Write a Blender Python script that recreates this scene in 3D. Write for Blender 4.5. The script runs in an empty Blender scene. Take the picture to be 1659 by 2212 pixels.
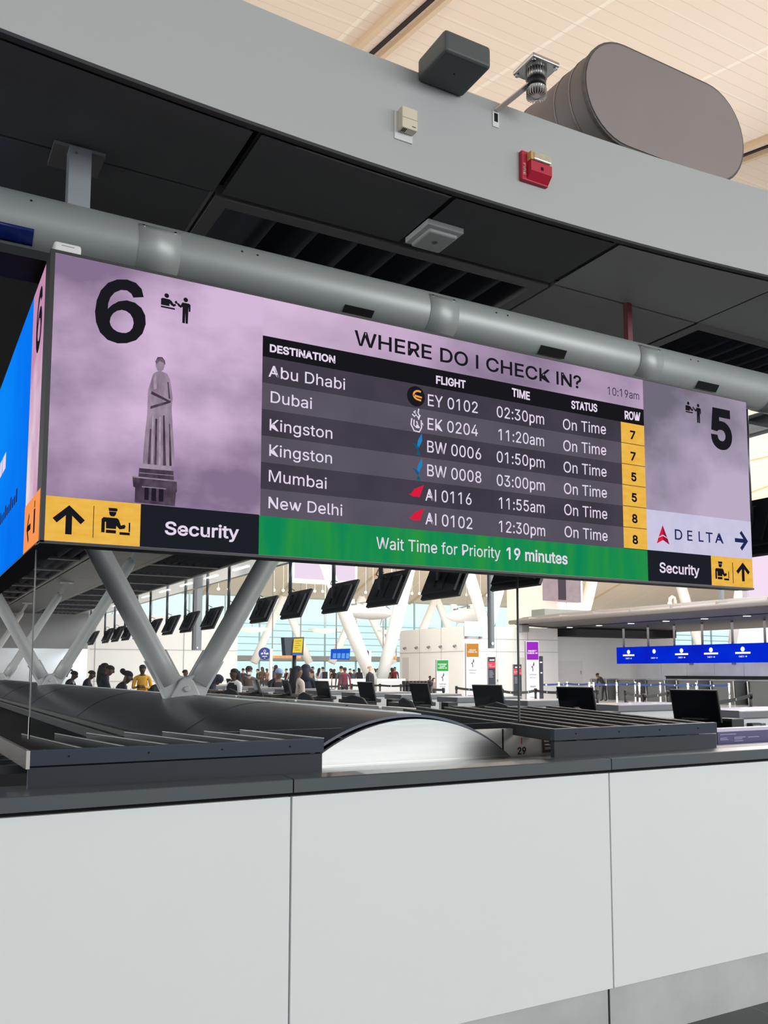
# Airport check-in hall: LED flight board over the end of a check-in island.
import bpy, bmesh, math, random
from mathutils import Vector, Matrix, Euler
random.seed(4)
S = bpy.context.scene
COL = S.collection
R = math.radians

# ---------------------------------------------------------------- camera, world, lights, exposure
cam = bpy.data.objects.new('camera', bpy.data.cameras.new('camera')); COL.objects.link(cam)
cam.data.sensor_fit = 'VERTICAL'; cam.data.sensor_height = 36; cam.data.lens = 31.166
cam.data.shift_x = -30.5/2212; cam.data.shift_y = 156/2212
cam.data.clip_end = 500; cam.data.clip_start = .05
cam.location = (0, 0, 1.6); cam.rotation_euler = (R(95.58), 0, R(-29.35))
S.camera = cam
S.view_settings.view_transform = 'Standard'; S.view_settings.look = 'None'
S.view_settings.exposure = 0; S.view_settings.gamma = 1; S.view_settings.use_curve_mapping = False
w = bpy.data.worlds.new('daylight'); S.world = w; w.use_nodes = True
w.node_tree.nodes['Background'].inputs[0].default_value = (.90, .97, 1, 1)
w.node_tree.nodes['Background'].inputs[1].default_value = 1.2
def area(name, loc, aim, size, power, col=(1, 1, 1), sy=None):
    d = bpy.data.lights.new(name, 'AREA'); d.energy = power; d.color = col; d.size = size
    if sy: d.shape = 'RECTANGLE'; d.size_y = sy
    o = bpy.data.objects.new(name, d); COL.objects.link(o); o.location = loc
    o.rotation_euler = (Vector(aim)-Vector(loc)).to_track_quat('-Z', 'Y').to_euler()
    return o
area('front_fill', (17, -15, 9), (4, 6, 2.6), 30, 5600, (.99, 1, 1), 8)  # added area light behind the camera, lifts the dim interior; no window built
area('side_glazing_daylight', (-15, 13, 4.5), (2, 10, 1.8), 24, 1500, (.98, 1, 1), 6)
area('desk_hall_fill', (19, 9, 7.5), (4, 11, 1.4), 16, 1300, (1, 1, 1), 5)  # added area light brightening the struts and desks; no window there
area('roof_uplight', (-9, 9, 5.2), (-9, 10, 20), 40, 1350, (1, .88, .78), 14)
area('roof_uplight', (40, 45, 6), (40, 50, 20), 60, 8000, (1, .92, .82), 30)
area('hall_fill', (36, 26, 11), (36, 28, 0), 44, 13000, (1, 1, 1), 30)  # added area light under the roof to brighten the hall; no skylight there
area('wing_canopy_lamps', (37, 30, 4.0), (37, 30, 0), 6, 450, (1, .98, .95), 20)

# ---------------------------------------------------------------- helpers
def lin(c):
    return tuple((x/12.92 if x <= .04045 else ((x+.055)/1.055)**2.4) for x in (v/255 for v in c)) + (1,)
MATS = {}
def mat(name, rgb, rough=.5, metal=0, var=.06, scale=6, bump=0, coat=0, stretch=None, spec=.5):
    """painted / metal / fabric surface with a slight procedural unevenness"""
    if name in MATS: return MATS[name]
    m = bpy.data.materials.new(name); m.use_nodes = True; nt = m.node_tree; n = nt.nodes; l = nt.links
    b = n['Principled BSDF']; b.inputs['Roughness'].default_value = rough; b.inputs['Metallic'].default_value = metal
    b.inputs['Coat Weight'].default_value = coat; b.inputs['Specular IOR Level'].default_value = spec
    tc = n.new('ShaderNodeTexCoord'); mp = n.new('ShaderNodeMapping'); nz = n.new('ShaderNodeTexNoise')
    nz.inputs['Scale'].default_value = scale; nz.inputs['Detail'].default_value = 4
    if stretch: mp.inputs['Scale'].default_value = stretch
    l.new(tc.outputs['Object'], mp.inputs[0]); l.new(mp.outputs[0], nz.inputs['Vector'])
    mx = n.new('ShaderNodeMix'); mx.data_type = 'RGBA'
    c = lin(rgb)
    mx.inputs[6].default_value = tuple(v*(1-var) for v in c[:3])+(1,); mx.inputs[7].default_value = tuple(min(1, v*(1+var)) for v in c[:3])+(1,)
    l.new(nz.outputs[0], mx.inputs[0]); l.new(mx.outputs[2], b.inputs['Base Color'])
    if bump:
        bp = n.new('ShaderNodeBump'); bp.inputs['Strength'].default_value = bump; bp.inputs['Distance'].default_value = .01
        l.new(nz.outputs[0], bp.inputs['Height']); l.new(bp.outputs[0], b.inputs['Normal'])
    MATS[name] = m; return m
def glow(name, rgb, s=1.0, rgb2=None, scale=3, stretch=(1, 1, 1), lo=.35, hi=.65, detail=4):
    """light-giving surface: LED screen, lamp; optional second tone through noise"""
    if name in MATS: return MATS[name]
    m = bpy.data.materials.new(name); m.use_nodes = True; nt = m.node_tree; n = nt.nodes; l = nt.links
    n.remove(n['Principled BSDF']); e = n.new('ShaderNodeEmission'); e.inputs[1].default_value = s; e.inputs[0].default_value = lin(rgb)
    tc = n.new('ShaderNodeTexCoord'); mp = n.new('ShaderNodeMapping'); nz = n.new('ShaderNodeTexNoise'); mp.inputs['Scale'].default_value = stretch
    nz.inputs['Scale'].default_value = scale; nz.inputs['Detail'].default_value = detail
    l.new(tc.outputs['Object'], mp.inputs[0]); l.new(mp.outputs[0], nz.inputs['Vector'])
    r = n.new('ShaderNodeValToRGB'); r.color_ramp.elements[0].position = lo; r.color_ramp.elements[1].position = hi
    r.color_ramp.elements[0].color = lin(rgb); r.color_ramp.elements[1].color = lin(rgb2 or rgb)
    l.new(nz.outputs[0], r.inputs[0]); l.new(r.outputs[0], e.inputs[0]); l.new(e.outputs[0], n['Material Output'].inputs[0])
    MATS[name] = m; return m
def glass(name, tint=(252, 254, 254), refl=.25):
    if name in MATS: return MATS[name]
    m = bpy.data.materials.new(name); m.use_nodes = True; nt = m.node_tree; n = nt.nodes; l = nt.links
    n.remove(n['Principled BSDF']); t = n.new('ShaderNodeBsdfTransparent'); g = n.new('ShaderNodeBsdfGlossy'); mx = n.new('ShaderNodeMixShader')
    t.inputs[0].default_value = lin(tint); g.inputs['Roughness'].default_value = .02
    f = n.new('ShaderNodeFresnel'); f.inputs[0].default_value = 1.25
    k = n.new('ShaderNodeMath'); k.operation = 'MULTIPLY'; k.inputs[1].default_value = refl; k.use_clamp = True
    l.new(f.outputs[0], k.inputs[0]); l.new(k.outputs[0], mx.inputs[0]); l.new(t.outputs[0], mx.inputs[1]); l.new(g.outputs[0], mx.inputs[2])
    l.new(mx.outputs[0], n['Material Output'].inputs[0]); MATS[name] = m; return m

def origin_of(o):
    v = Vector((0, 0, 0))
    while o: v = v+o.location; o = o.parent
    return v
class MB:
    """collects shapes in world coordinates and links them as ONE mesh object"""
    def __init__(s): s.v = []; s.f = []; s.m = []; s.sm = []
    def add(s, vs, fs, mi=0, smooth=False):
        b = len(s.v); s.v += [Vector(p) for p in vs]
        for f in fs: s.f.append([b+i for i in f]); s.m.append(mi); s.sm.append(smooth)
        return s
    def obox(s, c, ax, ay, az, mi=0):
        c, ax, ay, az = map(Vector, (c, ax, ay, az)); vs = [c+ax*i+ay*j+az*k for k in (-1, 1) for j in (-1, 1) for i in (-1, 1)]
        fs = [(0, 2, 3, 1), (4, 5, 7, 6), (0, 1, 5, 4), (2, 6, 7, 3), (0, 4, 6, 2), (1, 3, 7, 5)]
        if ax.cross(ay).dot(az) < 0: fs = [f[::-1] for f in fs]
        return s.add(vs, fs, mi)
    def box(s, x0, x1, y0, y1, z0, z1, mi=0):
        return s.obox(((x0+x1)/2, (y0+y1)/2, (z0+z1)/2), (abs(x1-x0)/2, 0, 0), (0, abs(y1-y0)/2, 0), (0, 0, abs(z1-z0)/2), mi)
    def bar(s, a, b, w_, h, mi=0, up=(0, 0, 1)):
        a, b = Vector(a), Vector(b); d = (b-a); L = d.length; d.normalize(); x = d.cross(Vector(up))
        if x.length < 1e-4: x = d.cross(Vector((1, 0, 0)))
        x.normalize(); u = x.cross(d)
        return s.obox((a+b)/2, d*L/2, x*w_/2, u*h/2, mi)
    def tube(s, pts, r, n=12, mi=0, cap=True, smooth=True):
        pts = [Vector(p) for p in pts]; rs = r if isinstance(r, (list, tuple)) else [r]*len(pts); vs = []; fs = []
        t0 = (pts[1]-pts[0]).normalized(); x = t0.cross(Vector((0, 0, 1)))
        if x.length < 1e-3: x = Vector((1, 0, 0))
        x.normalize()
        for i, p in enumerate(pts):
            t = (pts[min(i+1, len(pts)-1)]-pts[max(i-1, 0)]).normalized(); x = (x-t*x.dot(t)).normalized(); y = t.cross(x)
            vs += [p+(x*math.cos(a)+y*math.sin(a))*rs[i] for a in (2*math.pi*k/n for k in range(n))]
        for i in range(len(pts)-1):
            for k in range(n): fs.append((i*n+k, i*n+(k+1) % n, (i+1)*n+(k+1) % n, (i+1)*n+k))
        s.add(vs, fs, mi, smooth)
        if cap: s.add(vs[:n], [tuple(range(n))[::-1]], mi); s.add(vs[-n:], [tuple(range(n))], mi)
        return s
    def lathe(s, c, prof, n=20, mi=0, smooth=True, axis=(0, 0, 1)):
        """prof = (radius, height) pairs along the axis"""
        ax = Vector(axis).normalized(); x = ax.cross(Vector((0, 1, 0)))
        if x.length < 1e-3: x = Vector((1, 0, 0))
        x.normalize(); y = ax.cross(x); c = Vector(c); vs = []; fs = []
        for r_, h in prof: vs += [c+ax*h+(x*math.cos(a)+y*math.sin(a))*r_ for a in (2*math.pi*k/n for k in range(n))]
        for i in range(len(prof)-1):
            for k in range(n): fs.append((i*n+k, i*n+(k+1) % n, (i+1)*n+(k+1) % n, (i+1)*n+k))
        s.add(vs, fs, mi, smooth); s.add(vs[:n], [tuple(range(n))[::-1]], mi); s.add(vs[-n:], [tuple(range(n))], mi)
        return s
    def prism(s, poly, f, a, b, mi=0, smooth=False):
        """poly of (p, q); f(p, q, t) gives the point; extruded from t=a to t=b"""
        n = len(poly); vs = [f(p, q, a) for p, q in poly]+[f(p, q, b) for p, q in poly]
        s.add(vs, [(i, (i+1) % n, n+(i+1) % n, n+i) for i in range(n)], mi, smooth)
        s.add(vs[:n], [tuple(range(n))[::-1]], mi); s.add(vs[n:], [tuple(range(n))], mi)
        return s
    def ball(s, c, rx, ry=None, rz=None, n=14, m_=9, mi=0):
        ry = ry or rx; rz = rz or rx; c = Vector(c); vs = []; fs = []
        for j in range(m_+1):
            t = math.pi*j/m_
            vs += [c+Vector((rx*math.sin(t)*math.cos(a), ry*math.sin(t)*math.sin(a), rz*math.cos(t))) for a in (2*math.pi*k/n for k in range(n))]
        for j in range(m_):
            for k in range(n): fs.append((j*n+k, (j+1)*n+k, (j+1)*n+(k+1) % n, j*n+(k+1) % n))
        return s.add(vs, fs, mi, True)
    def build(s, name, mats, parent=None, bevel=0, fix=True):
        if not isinstance(mats, (list, tuple)): mats = [mats]
        o0 = origin_of(parent) if parent else Vector((0, 0, 0))
        me = bpy.data.meshes.new(name); me.from_pydata([v-o0 for v in s.v], [], s.f)
        for m in mats: me.materials.append(m)
        for i, p in enumerate(me.polygons): p.material_index = s.m[i]; p.use_smooth = s.sm[i]
        if fix:
            bm = bmesh.new(); bm.from_mesh(me); bmesh.ops.remove_doubles(bm, verts=bm.verts, dist=1e-5)
            bmesh.ops.recalc_face_normals(bm, faces=bm.faces); bm.to_mesh(me); bm.free()
        o = bpy.data.objects.new(name, me); COL.objects.link(o)
        if parent: o.parent = parent
        if bevel:
            b = o.modifiers.new('bevel', 'BEVEL'); b.width = bevel; b.segments = 3; b.limit_method = 'ANGLE'; b.angle_limit = R(40)
        return o
def tag(o, label=None, cat=None, group=None, kind=None):
    for k, v in (('label', label), ('category', cat), ('group', group), ('kind', kind)):
        if v: o[k] = v
    return o
def thing(name, loc, label, cat, group=None, kind=None):
    o = bpy.data.objects.new(name, None); COL.objects.link(o); o.location = loc; o.empty_display_size = .1
    return tag(o, label, cat, group, kind)
def copy_tree(o, parent=None):
    c = o.copy(); COL.objects.link(c)
    if parent: c.parent = parent
    for ch in list(o.children): copy_tree(ch, c)
    return c
NTH = ['first', 'second', 'third', 'fourth', 'fifth', 'sixth', 'seventh', 'eighth', 'ninth', 'tenth', 'eleventh', 'twelfth', 'thirteenth', 'fourteenth',
       'fifteenth', 'sixteenth', 'seventeenth', 'eighteenth', 'nineteenth', 'twentieth']

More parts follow.
